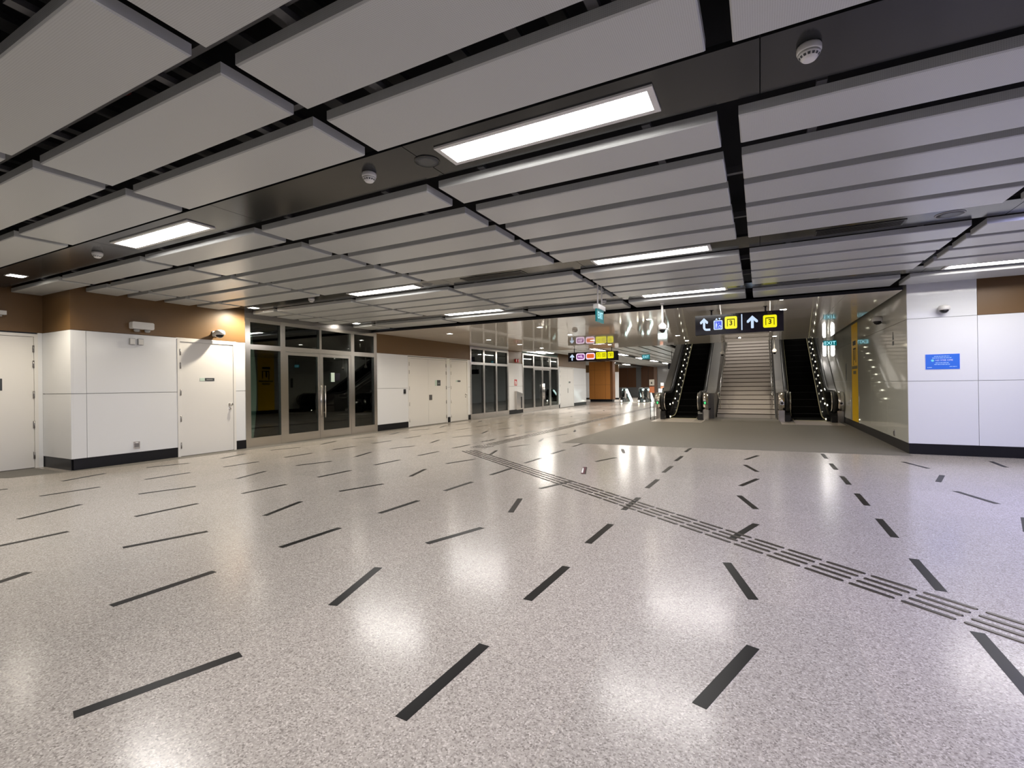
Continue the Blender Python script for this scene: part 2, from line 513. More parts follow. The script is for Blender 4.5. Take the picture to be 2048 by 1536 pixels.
for (y0, y1), rn in rows:
    for x0, x1, k in COLS:
        if y0 > 9 and k == 1: x1 = min(x1, 6)
        xa = x0
        if k == -5:
            xa = XA + 0.005 if y0 < 3.4 else XW + 0.005
            if xa > x1 - 0.1: continue
            if 3 < y0 < 3.4: y1 = 3.4
        if k == 1 and y0 < 1.2: continue
        ceiling_panel(xa, x1, y0, y1, ZP, 'grey perforated ceiling panel, %s, %s' % (rn, COLNAME[k]), 'ceiling panels in ' + ('front rows' if y0 < 3 else 'middle rows' if y0 < 6 else 'rear rows'))

# dark flush bands that hold the lights
BANDS = [(0.29, 0.77), (2.485, 2.965), (5.79, 6.27), (8.52, 9.0)]
for i, (y0, y1) in enumerate(BANDS):
    m_ = MB()
    for k in range(-6, 4):
        xa = -1.17 + 2.09 * k - 0.9; xb = xa + 2.09
        xa = max(xa, (XA if y0 < 3.4 else XW) + 0.003); xb = min(xb, 6.9)
        if xb - xa < 0.05: continue
        m_.box(xa + 0.003, xb - 0.003, y0, y1, ZB, ZB + 0.03)
    struct(m_.build('trim_%d' % (i + 1), 'band_dark'), ['dark ceiling band over the camera', 'front dark ceiling band', 'second dark ceiling band', 'third dark ceiling band'][i])

# framing and services in the void, glimpsed through the gaps
m_ = MB()
for k in range(-34, 22):
    x = k * 0.3 + random.uniform(-0.05, 0.05)
    m_.box(x, x + random.uniform(0.05, 0.12), -0.2, 2.43, 2.93 + 0.05 * (k % 3), 2.96 + 0.05 * (k % 3))
for y in (1.36, 1.9, 4.1, 5.2, 7.0, 8.0):
    m_.box(-10, 6.5, y - 0.02, y + 0.02, 2.81, 2.86)
for x0, x1, k in COLS:
    for x in (x0 + 0.4, x1 - 0.4):
        if x < XW: continue
        for a, b in ((0.8, 2.42), (3.0, 5.72), (6.33, 8.48), (9.05, 9.72)):
            m_.box(x - 0.025, x + 0.025, a, b, 2.78, 2.81)
struct(m_.build('trim_5', 'galvanised'), 'metal framing glimpsed above the ceiling panels')
m_ = MB(); m_.cyl((-4.6, 1.20, 2.92), (-3.2, 1.45, 2.92), 0.025); m_.cyl((-4.0, 1.3, 2.88), (-4.0, 1.3, 3.2), 0.02)
tag(m_.build('sprinkler_pipe', 'red_pipe', loc=(-4.6, 1.15, 2.88)), 'dim red pipe in the gap between ceiling panels at upper left', 'pipe')

# ------------------------------------------------------------------ big lights in the bands
def big_light(xc, yc, label, m='lamp_big', L=1.41, Wd=0.265):
    t = thing('ceiling_light', label, 'ceiling light', (xc, yc, ZB), 'rectangular lights in the dark ceiling bands')
    f = 0.034; z0, z1 = ZB - 0.012, ZB + 0.005
    x0, x1, y0, y1 = xc - L / 2, xc + L / 2, yc - Wd / 2, yc + Wd / 2
    fr = MB(); fr.box(x0, x1, y0, y0 + f, z0, z1); fr.box(x0, x1, y1 - f, y1, z0, z1)
    fr.box(x0, x0 + f, y0 + f, y1 - f, z0, z1); fr.box(x1 - f, x1, y0 + f, y1 - f, z0, z1)
    fr.build('frame', 'white_plastic', t)
    d = MB(); d.add([(x0 + f, y0 + f, z0 + 0.006), (x0 + f, y1 - f, z0 + 0.006), (x1 - f, y1 - f, z0 + 0.006), (x1 - f, y0 + f, z0 + 0.006)], [(0, 1, 2, 3)])
    d.build('diffuser', m, t)
    return t
BL = [(0.53, -1.19, 'light over the camera in the nearest band, biggest light column', 'lamp_big'),
      (0.53, -5.43, 'light over the camera in the nearest band, left column', 'lamp_big'),
      (0.53, 3.02, 'light over the camera in the nearest band, right column', 'lamp_big'),
      (2.727, -1.19, 'biggest and brightest rectangular ceiling light, in the front dark band', 'lamp_big'),
      (2.727, -5.41, 'rectangular ceiling light at left of the front dark band', 'lamp_big'),
      (2.727, 3.02, 'rectangular light at the right end of the front dark band', 'lamp_cool'),
      (6.03, -1.19, 'long light in the second dark band right of the black grille', 'lamp_big'),
      (6.03, -5.43, 'long light in the second dark band left of the round speaker grille', 'lamp_big'),
      (6.03, 3.02, 'rectangular light at the right end of the second dark band', 'lamp_cool'),
      (8.79, -1.17, 'long light in the third band above the hanging exit-3 sign', 'lamp_big'),
      (8.79, -5.43, 'long light in the third band at left, farthest from the camera', 'lamp_big'),
      (8.79, 3.02, 'long light in the third band above the blue wall notice', 'lamp_big')]
for y, x, lb, m in BL: big_light(x, y, lb, m)

def square_downlight(x, y, z, label, group, s=0.15, m='lamp_small', spot=None):
    t = thing('downlight', label, 'downlight', (x, y, z), group)
    fr = MB(); h = s / 2; e = 0.015
    fr.box(x - h, x + h, y - h, y - h + e, z - 0.006, z + 0.004); fr.box(x - h, x + h, y + h - e, y + h, z - 0.006, z + 0.004)
    fr.box(x - h, x - h + e, y - h + e, y + h - e, z - 0.006, z + 0.004); fr.box(x + h - e, x + h, y - h + e, y + h - e, z - 0.006, z + 0.004)
    fr.build('trim_ring', 'white_plastic', t)
    d = MB(); h -= e; d.add([(x - h, y - h, z - 0.003), (x - h, y + h, z - 0.003), (x + h, y + h, z - 0.003), (x + h, y - h, z - 0.003)], [(0, 1, 2, 3)])
    d.build('lens', m, t)
    if spot:
        ld = bpy.data.lights.new('beam', 'SPOT'); ld.energy = spot[0]; ld.spot_size = math.radians(spot[1]); ld.spot_blend = 0.8
        ld.color = (1.0, 0.88, 0.68); ld.shadow_soft_size = 0.03
        lo = bpy.data.objects.new('beam', ld); COL.objects.link(lo); lo.parent = t
        lo.location = (0, 0, -0.03)
        d_ = Vector(spot[2]).normalized(); lo.rotation_euler = d_.to_track_quat('-Z', 'Y').to_euler()
    return t
WG = 'square downlights at the wall end of the dark bands'
square_downlight(-8.95, 2.74, ZB, 'bright square downlight at the far left end of the front dark band', WG, 0.19, spot=(30, 140, (0, 0, -1)))
square_downlight(-8.75, 6.05, ZB, 'bright square downlight beside the glazed entrance, above the white door', WG, 0.17, spot=(60, 150, (-0.2, -0.1, -1)))
square_downlight(-8.82, 8.80, ZB, 'bright square downlight above the right half of the glazed entrance', WG, 0.17, spot=(40, 140, (-0.1, 0, -1)))

# round and slot grilles, smoke detectors on the bands
def grille_round(x, y, z, r, label):
    t = thing('speaker_grille', label, 'speaker grille', (x, y, z), 'round ceiling speaker grilles')
    m_ = MB(); m_.lathe((x, y, z), (0, 0, -1), [(r, -0.002), (r, 0.004), (r * 0.9, 0.006), (r * 0.9, 0.003)], 28); m_.build('rim', 'band_dark' if y < 5 else 'grey_plastic', t)
    m_ = MB(); m_.lathe((x, y, z), (0, 0, -1), [(r * 0.89, 0.0), (r * 0.89, 0.005), (r * 0.5, 0.0055)], 28); m_.build('mesh_disc', 'nameplate_grey', t)
grille_round(-2.05, 2.73, ZB, 0.09, 'dark round speaker grille beside the biggest ceiling light')
grille_round(-4.55, 6.03, ZB, 0.09, 'dark round speaker grille at the right end of the second-band left light')
grille_round(1.63, 6.0, ZB, 0.115, 'dark round speaker grille near the right wall, in second band')
def slot_grille(x0, x1, y, label):
    t = thing('air_grille', label, 'air grille', ((x0 + x1) / 2, y, ZB), 'long black air grilles in the second band')
    m_ = MB(); m_.box(x0, x1, y - 0.1, y - 0.085, ZB - 0.006, ZB); m_.box(x0, x1, y + 0.085, y + 0.1, ZB - 0.006, ZB)
    m_.box(x0, x0 + 0.015, y - 0.085, y + 0.085, ZB - 0.006, ZB); m_.box(x1 - 0.015, x1, y - 0.085, y + 0.085, ZB - 0.006, ZB); m_.build('frame', 'black_plastic', t)
    m_ = MB()
    for i in range(7): m_.box(x0 + 0.015, x1 - 0.015, y - 0.075 + 0.023 * i, y - 0.067 + 0.023 * i, ZB - 0.005, ZB)
    m_.build('blades', 'black_plastic', t)
    m_ = MB(); m_.box(x0 + 0.015, x1 - 0.015, y - 0.085, y + 0.085, ZB - 0.0015, ZB - 0.0005); m_.build('backing', 'ink_black', t)
slot_grille(-3.9, -2.9, 6.05, 'long black air grille left of the second-band right light')
slot_grille(0.54, 1.30, 6.05, 'long black air grille near the right wall, left of a round grille')

def detector(x, y, z, label, r=0.052):
    t = thing('smoke_detector', label, 'smoke detector', (x, y, z), 'white smoke detectors on the ceiling')
    m_ = MB(); m_.lathe((x, y, z), (0, 0, -1), [(r * 0.95, 0), (r, 0.006), (r, 0.026), (r * 0.93, 0.034)], 24); m_.build('base', 'white_plastic', t)
    m_ = MB(); m_.lathe((x, y, z), (0, 0, -1), [(r * 0.93, 0.034), (r * 0.86, 0.044), (r * 0.55, 0.064), (r * 0.45, 0.066)], 24); m_.build('cap', 'white_plastic', t)
    m_ = MB()
    for k in range(14):
        a = 2 * PI * k / 14; a2 = a + 0.28
        for h0, h1, r0, r1 in ((0.047, 0.056, 0.815, 0.69),):
            pts = [(r * r0 * math.cos(b), r * r0 * math.sin(b), h0) for b in (a, a2)] + [(r * r1 * math.cos(b), r * r1 * math.sin(b), h1) for b in (a2, a)]
            m_.add([(x + p * 1.03, y + q * 1.03, z - h) for p, q, h in pts], [(0, 1, 2, 3)])
    m_.build('vent_slots', 'nameplate_grey', t)
detector(0.225, 2.66, ZB, 'white smoke detector on the front dark band near the upper right')
detector(-2.54, 2.68, ZB, 'white smoke detector on the front dark band left of the biggest light')
detector(-6.68, 2.72, ZB, 'white smoke detector on the front dark band left of the left light')
detector(-2.6, 8.86, ZB, 'white smoke detector behind the hanging teal exit sign')
detector(-7.0, 5.93, ZB, 'white smoke detector in second band above the glazed entrance')
detector(-4.33, 12.08, ZF, 'pale conical detector on the flat ceiling before the far sign', 0.07)

# ------------------------------------------------------------------ flat glossy ceiling
fc = MB()
xs = [XW, -7.9, -6.25, -4.6, -2.95, -1.3, 0.3, 1.3, XS - 0.09]
for i in range(len(xs) - 1):
    ysp = [9.735, 11.2, 12.8, 14.4, 16.0, 17.5, YF]
    for j in range(len(ysp) - 1):
        fc.box(xs[i] + 0.002, xs[i + 1] - 0.002, ysp[j] + 0.002, ysp[j + 1] - 0.002, ZF, ZF + 0.03)
fc.box(XW, XS - 0.09, 9.73, YF, ZF + 0.031, ZF + 0.05)
fc.box(-3.2, XS - 0.09, YF - 0.02, YF, ZF, 5.8)                # edge of the opening over the stairs
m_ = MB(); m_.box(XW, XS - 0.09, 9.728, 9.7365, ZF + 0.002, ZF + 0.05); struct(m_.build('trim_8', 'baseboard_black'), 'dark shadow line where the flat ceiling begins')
struct(fc.build('ceiling', 'flat_ceiling'), 'glossy beige flat ceiling')
DG = 'small square downlights in the flat ceiling'
DLN = {-7.6: 'line nearest the left wall', -4.88: 'line over the far sign', -2.2: 'line over the pendant camera', 0.43: 'line beside the exit-3 sign'}
for x in (-7.6, -4.88, -2.2, 0.43):
    for i, y in enumerate((11.05, 13.2, 15.3, 17.35)):
        if x == -7.6 and i == 2:
            square_downlight(-7.57, 15.35, ZF, 'brighter square downlight in the flat ceiling by the red fire alarms', DG, 0.17, m='lamp_wall', spot=(25, 140, (-0.3, 0, -1)))
            continue
        if x == 0.43 and i in (1, 2): continue
        square_downlight(x, y, ZF, 'small square downlight in the flat ceiling, %s, %s from the front' % (DLN[x], ORD[i]), DG, 0.14, spot=(20, 150, (0, 0, -1)))
# small dark-sided spot
t = thing('adjustable_spot', 'tiny adjustable spotlight in the flat ceiling at the head of the stairs', 'spotlight', (-0.6, 17.26, ZF))
m_ = MB(); m_.lathe((-0.6, 17.26, ZF), (0, 0, -1), [(0.07, 0), (0.07, 0.005), (0.055, 0.006)], 20); m_.build('ring', 'nameplate_grey', t)
m_ = MB(); m_.lathe((-0.57, 17.26, ZF - 0.006), (0, 0, -1), [(0.03, 0), (0.03, 0.004)], 16); m_.build('lens', 'lamp_small', t)

# ------------------------------------------------------------------ far corridor ceiling
# here the panels and the lights run along the corridor
FB = [-9.42, -6.4]                         # centre lines of the light bands
strips_x = []
for i in range(4): strips_x.append((-8.76 + 0.54 * i, ORD[i] + ' strip left of the nearer light row', 0))
for i in range(5): strips_x.append((-6.06 + 0.567 * i, ORD[i] + ' strip right of the nearer light row', 0))
for i in range(7): strips_x.append((-13.9 + 0.59 * i, ORD[6 - i] + ' strip beyond the farther light row', 1))
for k in range(13):
    ya = YF + 0.06 + 2.12 * k
    for x0, nm, deep in strips_x:
        if deep and ya < 27.55: continue
        ceiling_panel(x0, x0 + 0.46, ya, ya + 2.02, ZP, 'grey far corridor panel, %s, %s beyond the stairs' % (nm, ORD[k]), 'ceiling panels of the far corridor')
m_ = MB()
for k in range(14):
    for dy in (0.4, 1.6):
        y = YF + 0.06 + 2.12 * k + dy
        if y < 46.9: m_.box(-9.15 if y < 27.6 else -13.9, -3.25, y - 0.02, y + 0.02, 2.785, 2.96)
struct(m_.build('trim_7', 'galvanised'), 'carriers above the far corridor panels')
m_ = MB(); m_.box(-15, -3.25, YF, 48, 2.97, 3.0); m_.box(-3.25, -0.9, 26.1, 48, 2.952, 3.0); struct(m_.build('ceiling', 'plenum'), 'dark void over the far corridor')
m_ = MB(); m_.box(-6.62, -6.18, YF + 0.05, 46.9, ZB, ZB + 0.0085); m_.box(-9.6, -9.24, 27.6, 46.9, ZB, ZB + 0.0085)
struct(m_.build('trim_6', 'band_dark'), 'dark ceiling bands of the far corridor')
def long_light(x, yc, L, label):
    t = thing('corridor_light', label, 'ceiling light', (x, yc, ZB), 'long lights in the far corridor ceiling')
    f, W2 = 0.03, 0.15; z0, z1 = ZP, ZB
    y0, y1 = yc - L / 2, yc + L / 2
    m_ = MB(); m_.box(x - W2, x - W2 + f, y0, y1, z0, z1); m_.box(x + W2 - f, x + W2, y0, y1, z0, z1); m_.box(x - W2 + f, x + W2 - f, y0, y0 + f, z0, z1); m_.box(x - W2 + f, x + W2 - f, y1 - f, y1, z0, z1)
    m_.build('frame', 'white_plastic', t)
    m_ = MB(); m_.add([(x - W2 + f, y0 + f, z0 + 0.004), (x - W2 + f, y1 - f, z0 + 0.004), (x + W2 - f, y1 - f, z0 + 0.004), (x + W2 - f, y0 + f, z0 + 0.004)], [(0, 1, 2, 3)]); m_.build('diffuser', 'lamp_round', t)
for i, ly in enumerate((20.84, 25.15, 29.5, 33.7, 38.2)):
    long_light(-6.4, ly, 1.7, '%s long light in the row beside the left escalator' % (ORD[i] + ' and nearest' if i == 0 else ORD[i]))
for i, (x, ly, L) in enumerate(((-8.95, 20.84, 1.7), (-9.42, 33.7, 1.7), (-9.42, 38.2, 1.7))):
    long_light(x, ly, L, ['long light above the far glass doors', 'long light just below the far black sign, before the orange pillar', 'farthest long light near the end wall'][i])

# ================================================================== left wall
wl = sroot('wall_left', (XW, 3.4, 0), 'white enamel clad wall with a brown upper fascia')
clad = MB(); back = MB(); fas = MB(); base = MB()
def cladding(y0, y1, zs=(0.17, 1.158, 2.125)):
    for za, zb in zip(zs[:-1], zs[1:]):
        clad.box(XW - 0.03, XW, y0 + 0.003, y1 - 0.003, za + 0.004, zb - 0.004)
    back.box(XW - 0.06, XW - 0.028, y0, y1, 0, zs[-1])
    base.box(XW - 0.04, XW - 0.006, y0, y1, 0, 0.165)
for y0, y1 in ((3.4, 3.59), (3.59, 4.89), (5.96, 6.16), (9.9, 11.2), (13.19, 13.36), (14.45, 14.61), (17.57, 18.88), (23.1, 23.28), (25.36, 27.5)):
    cladding(y0 if y0 > 3.41 else 3.4275, y1)
for y0, y1, zt in ((3.4, 6.16, 2.95), (9.9, 14.61, 2.7), (17.57, 18.88, 2.7), (23.1, 27.5, 2.95)):
    fas.box(XW - 0.05, XW - 0.004, y0, y1, 2.128, zt)
# return into the alcove and the alcove wall
for za, zb in ((0.17, 1.158), (1.158, 2.125)):
    clad.box(XA + 0.003, XW, 3.4, 3.43, za + 0.004, zb - 0.004)
back.box(XA, XW - 0.03, 3.428, 3.46, 0, 2.125)
base.box(XA, XW - 0.04, 3.41, 3.44, 0, 0.165)
fas.box(XA, XW - 0.05, 3.405, 3.45, 2.128, 2.95)
fas.box(XA - 0.05, XA, -7, 3.45, 2.128, 2.95)
for za, zb in ((0.0, 2.125),):
    clad.box(XA - 0.03, XA, -7, 2.2, za, zb)
    clad.box(XA - 0.03, XA, 3.345, 3.4, za, zb)
# wall end and the wall beyond the corridor bend
clad.box(-14, XW - 0.03, 27.47, 27.5, 0.0, 2.125); fas.box(-14, XW - 0.05, 27.46, 27.5, 2.128, 2.715)
clad.box(-14, -9.74, 37.0, 37.05, 0.12, 2.125); fas.box(-14, -9.74, 37.0, 37.05, 2.128, 2.715); base.box(-14, -9.74, 37.0, 37.05, 0, 0.12)
clad.build('cladding', 'white_enamel', wl); back.build('joint_backing', 'seam_grey', wl); fas.build('fascia', 'brown_fascia', wl)
bl = struct(base.build('baseboard_left', 'baseboard_black'), 'black baseboard of the left wall')
# lintel over doors
m_ = MB()
for y0, y1 in ((4.88, 5.97), (11.19, 13.2), (13.35, 14.46), (23.27, 25.37)):
    m_.box(XW - 0.06, XW - 0.004, y0, y1, 2.108, 2.13)
m_.build('lintel', 'door_white', wl)

def door(n, x, y0, y1, ztop, leaves, hinge_sides, label, frame=0.045):
    d = sroot('door_%d' % n, (x, (y0 + y1) / 2, 0), label)
    m_ = MB(); m_.box(x - 0.06, x + 0.006, y0, y0 + frame, 0, ztop); m_.box(x - 0.06, x + 0.006, y1 - frame, y1, 0, ztop)
    m_.box(x - 0.06, x + 0.006, y0 + frame, y1 - frame, ztop - 0.045, ztop); m_.build('frame', 'door_white', d)
    for (a, b) in leaves:
        lf = MB(); lf.box(x - 0.05, x - 0.008, a + 0.003, b - 0.003, 0.008, ztop - 0.05); lf.build('leaf', 'door_white', d)
    for hs in hinge_sides:
        for z in (0.2, 0.68, 1.15, 1.63, 1.87):
            h = MB(); h.cyl((x + 0.002, hs, z - 0.055), (x + 0.002, hs, z + 0.055), 0.011, 10); h.box(x - 0.008, x - 0.003, hs - 0.012, hs + 0.018, z - 0.055, z + 0.055)
            h.build('hinge', 'steel_dark', d)
    return d
def knob(d, x, y, z):
    k = MB(); k.lathe((x - 0.008, y, z), (1, 0, 0), [(0.03, 0), (0.03, 0.008), (0.012, 0.012), (0.012, 0.035), (0.028, 0.045), (0.028, 0.06), (0.015, 0.068)], 20); k.build('knob', 'chrome', d)
    k = MB(); k.lathe((x - 0.008, y, z - 0.085), (1, 0, 0), [(0.024, 0), (0.024, 0.01), (0.01, 0.014)], 16); k.build('lock_cylinder', 'chrome', d)
d1 = door(1, XA, 2.2, 3.345, 2.105, [(2.245, 3.30)], [3.295], 'white door at the left edge')
d2 = door(2, XW, 4.89, 5.96, 2.105, [(4.935, 5.915)], [4.94], 'white door left of the glazed entrance'); knob(d2, XW, 5.845, 0.9)
d3 = door(3, XW, 11.2, 13.19, 2.09, [(11.245, 12.18), (12.18, 13.145)], [11.25, 13.14], 'white double door')
m_ = MB(); m_.box(XW - 0.008, XW - 0.002, 12.21, 12.365, 0.77, 0.935); m_.build('pull_plate', 'steel', d3)
m_ = MB(); m_.box(XW - 0.002, XW + 0.0, 12.235, 12.34, 0.8, 0.905); m_.build('recessed_pull', 'steel_dark', d3)
d4 = door(4, XW, 13.36, 14.45, 2.09, [(13.405, 14.405)], [13.41], 'white single door right of the double door'); knob(d4, XW, 14.3, 0.9)
d5 = door(5, XW, 23.28, 25.36, 2.09, [(23.325, 24.4), (24.4, 25.315)], [23.33], 'far white double door')
m_ = MB(); m_.box(XW - 0.008, XW - 0.002, 24.43, 24.5, 0.75, 1.0); m_.build('pull_plate', 'steel_dark', d5)

def plate(x, y0, y1, z0, z1, split, label):
    t = thing('door_sign', label, 'door sign', (x, (y0 + y1) / 2, z0), 'small name plates on the white doors')
    m_ = MB(); m_.box(x - 0.009, x - 0.004, y0, y0 + (y1 - y0) * split, z0, z1); m_.build('pale_panel', 'sign_pale', t)
    m_ = MB(); m_.box(x - 0.009, x - 0.004, y0 + (y1 - y0) * split + 0.004, y1, z0, z1); m_.build('dark_panel', 'nameplate_grey', t)
    m_ = MB()
    for i in range(2 if z1 - z0 > 0.1 else 1):
        zc = (z0 + z1) / 2 - 0.03 * i
        m_.box(x - 0.004, x - 0.0035, y0 + (y1 - y0) * (split + 0.12), y1 - (y1 - y0) * 0.12, zc - 0.006, zc + 0.006)
    m_.build('dim_print', 'grey_plastic', t)
plate(XW, 5.28, 5.545, 1.355, 1.41, 0.33, 'pale and black name plate on the door beside the glazed entrance')
plate(XW, 12.53, 12.82, 1.215, 1.395, 0.35, 'squarish pale and black plate on the white double door')
plate(XW, 13.72, 13.99, 1.335, 1.395, 0.35, 'narrow black name plate on the single door right of the double door')
plate(XW, 24.55, 24.85, 1.28, 1.36, 0.2, 'tiny dark plate on the far double door')
plate(XA, 2.5, 2.94, 1.22, 1.40, 0.1, 'dark plate on the door at the left edge of the view')

# ------------------------------------------------------------------ glazed fronts in the left wall
def glazing(n, y0, y1, posts, ztop, trans, bottom, doors, label, xw=XW):
    g = sroot('window_%d' % n, (xw, (y0 + y1) / 2, 0), label)
    fr = MB(); xa, xb = xw - 0.09, xw + 0.01
    for a, b in posts: fr.box(xa, xb, a, b, 0, ztop)
    fr.box(xa, xb - 0.004, y0, y1, ztop - 0.075, ztop - 0.001)
    fr.box(xa, xb - 0.004, y0, y1, trans[0], trans[1])
    for (pa, pb), (qa, qb) in zip(posts[:-1], posts[1:]):
        if not any(pb - 0.05 < dd[0] and dd[1] < qa + 0.05 for dd in doors):
            fr.box(xa, xb - 0.004, pb, qa, 0, bottom)
            p = MB(); p.box(xw - 0.045, xw - 0.037, pb, qa, bottom, trans[0]); p.build('pane', 'shop_glass', g)
        p = MB(); p.box(xw - 0.045, xw - 0.037, pb, qa, trans[1], ztop - 0.075); p.build('pane', 'shop_glass', g)
    fr.build('frame', 'steel', g)
    for a, b, hside in doors:
        lf = MB(); s = 0.075
        lf.box(xw - 0.06, xw, a, a + s, 0.01, trans[0] - 0.006); lf.box(xw - 0.06, xw, b - s, b, 0.01, trans[0] - 0.006)
        lf.box(xw - 0.06, xw, a + s, b - s, trans[0] - 0.075, trans[0] - 0.006); lf.box(xw - 0.06, xw, a + s, b - s, 0.01, bottom)
        leaf = lf.build('door_leaf', 'steel', g)
        p = MB(); p.box(xw - 0.034, xw - 0.026, a + s, b - s, bottom, trans[0] - 0.075)
        p.build('door_pane', 'shop_glass', leaf)
        hy = b - 0.035 if hside > 0 else a + 0.085
        h = MB(); h.cyl((xw + 0.055, hy, 0.5), (xw + 0.055, hy, 1.25), 0.014, 12)
        for z in (0.62, 1.13): h.cyl((xw - 0.002, hy, z), (xw + 0.055, hy, z), 0.009, 10)
        h.build('pull_handle', 'chrome', leaf)
    return g
w1 = glazing(1, 6.16, 9.9, [(6.16, 6.27), (6.96, 7.08), (8.0, 8.06), (8.98, 9.09), (9.79, 9.9)], 2.63, (2.0, 2.105), 0.195,
        [(7.08, 8.025, 1), (8.03, 8.98, -1)], 'steel framed glazed entrance with double glass doors')
w2 = glazing(2, 14.61, 17.57, [(14.61, 14.70), (15.53, 15.64), (16.48, 16.6), (17.46, 17.57)], 2.6, (1.965, 2.06), 0.18, [], 'steel framed glazed screen of three bays')
w3 = glazing(3, 18.88, 23.1, [(18.88, 18.99), (20.0, 20.11), (21.04, 21.10), (21.98, 22.08), (23.0, 23.1)], 2.6, (1.965, 2.06), 0.18,
        [(20.11, 21.06, 1), (21.065, 21.98, -1)], 'far steel framed glazed front with double doors')
# lintel above glazing and dark rooms behind it
m_ = MB()
for y0, y1, zt in ((6.16, 9.9, 2.72), (14.61, 17.57, 2.65), (18.88, 23.1, 2.72)):
    m_.box(XW - 0.08, XW - 0.006, y0, y1, zt - 0.09 if y0 < 7 else zt - 0.05, 2.95)
m_.build('head_trim', 'steel_dark', wl)
m_ = MB()
for y0, y1 in ((6.0, 10.0), (14.5, 23.2)):
    m_.box(-12.05, -12.0, y0, y1, 0, 2.9); m_.box(-12.0, XW - 0.1, y0 - 0.05, y0, 0, 2.9); m_.box(-12.0, XW - 0.1, y1, y1 + 0.05, 0, 2.9)
    m_.box(-12.0, XW - 0.1, y0, y1, 2.85, 2.9); m_.box(-12.0, XW - 0.1, y0, y1, 0.001, 0.004)
wi = struct(m_.build('wall_inner', 'room_dark'), 'dim rooms behind the glazed fronts')
for y0, y1 in ((6.4, 9.7), (15.0, 22.8)):
    m_ = MB(); m_.box(-9.68, -9.52, y0, y1, 2.83, 2.85); sl = m_.build('added_fill_strip', 'white_plastic', wi)  # added fill light, hidden above the glazing to brighten the rooms behind
    m_ = MB(); m_.add([(-9.67, y0, 2.828), (-9.53, y0, 2.828), (-9.53, y1, 2.828), (-9.67, y1, 2.828)], [(0, 1, 2, 3)]); m_.build('diffuser', 'fill_dim', sl)
t = thing('door_notice', 'small white and dark blue notice on the right glass entrance door', 'notice', (XW - 0.02, 8.4, 1.38))
m_ = MB(); m_.box(XW - 0.026, XW - 0.023, 8.36, 8.47, 1.34, 1.56); m_.build('white_sheet', 'sign_pale', t)
m_ = MB(); m_.box(XW - 0.026, XW - 0.023, 8.475, 8.64, 1.37, 1.55); m_.build('blue_sheet', 'glow_purple' if False else 'sign_black', t)

# ------------------------------------------------------------------ small fittings on the left wall
t = thing('emergency_light', 'white box emergency lamp on the brown fascia left of the white door', 'emergency light', (XW, 4.32, 2.26))
m_ = MB(); m_.prism([(4.16, 2.225), (4.16, 2.31), (4.175, 2.325), (4.465, 2.325), (4.48, 2.31), (4.48, 2.225), (4.465, 2.21), (4.175, 2.21)], 'x', XW, XW + 0.11); m_.build('housing', 'white_plastic', t)
for y in (4.245, 4.40):
    m_ = MB(); m_.lathe((XW + 0.055, y, 2.21), (0, 0, -1), [(0.042, 0), (0.04, 0.03), (0.028, 0.045)], 18); m_.build('lamp_head', 'grey_plastic', t)
for i, (a, b) in enumerate(((4.155, 4.235), (4.275, 4.355))):
    t = thing('switch_plate', ['left', 'right'][i] + ' square white switch plate under the box emergency lamp', 'switch', (XW, (a + b) / 2, 2.0), 'pair of switch plates')
    m_ = MB(); m_.box(XW, XW + 0.03, a, b, 1.95, 2.055); m_.build('plate', 'grey_plastic', t)
    m_ = MB(); m_.box(XW + 0.03, XW + 0.036, a + 0.006, b - 0.006, 1.957, 2.048); m_.build('rocker', 'white_plastic', t)
def socket(frame, label):
    t = thing('power_socket', label, 'socket', frame(0, 0, 0), 'steel wall sockets near the floor')
    m_ = MB(); face_poly(m_, frame, rrect(-0.045, 0.045, -0.06, 0.06, 0.008), 0, 0.008); m_.build('plate', 'steel', t)
    m_ = MB(); face_poly(m_, frame, rrect(-0.03, 0.03, -0.035, 0.03, 0.006), 0.008, 0.016); m_.build('cover', 'steel_dark', t)
    m_ = MB(); face_poly(m_, frame, rrect(-0.02, 0.02, 0.036, 0.05, 0.004), 0.008, 0.013); m_.build('switch', 'white_plastic', t)
socket(lambda u, v, d: Vector((XW + d, 4.25 + u, 0.29 + v)), 'steel wall socket low on the white wall below the emergency lamp')
socket(lambda u, v, d: Vector((XS - d, 10.85 - u, 0.26 + v)), 'steel wall socket low on the glossy wall by the corner')
def reader(y, z, label):
    t = thing('card_reader', label, 'card reader', (XW, y, z))
    m_ = MB(); m_.box(XW, XW + 0.025, y - 0.04, y + 0.04, z - 0.065, z + 0.065); m_.build('body', 'black_plastic', t)
    m_ = MB(); m_.box(XW + 0.025, XW + 0.027, y - 0.03, y + 0.03, z + 0.01, z + 0.05); m_.build('window', 'nameplate_grey', t)
reader(11.03, 1.06, 'black card reader on the white wall left of the double door')

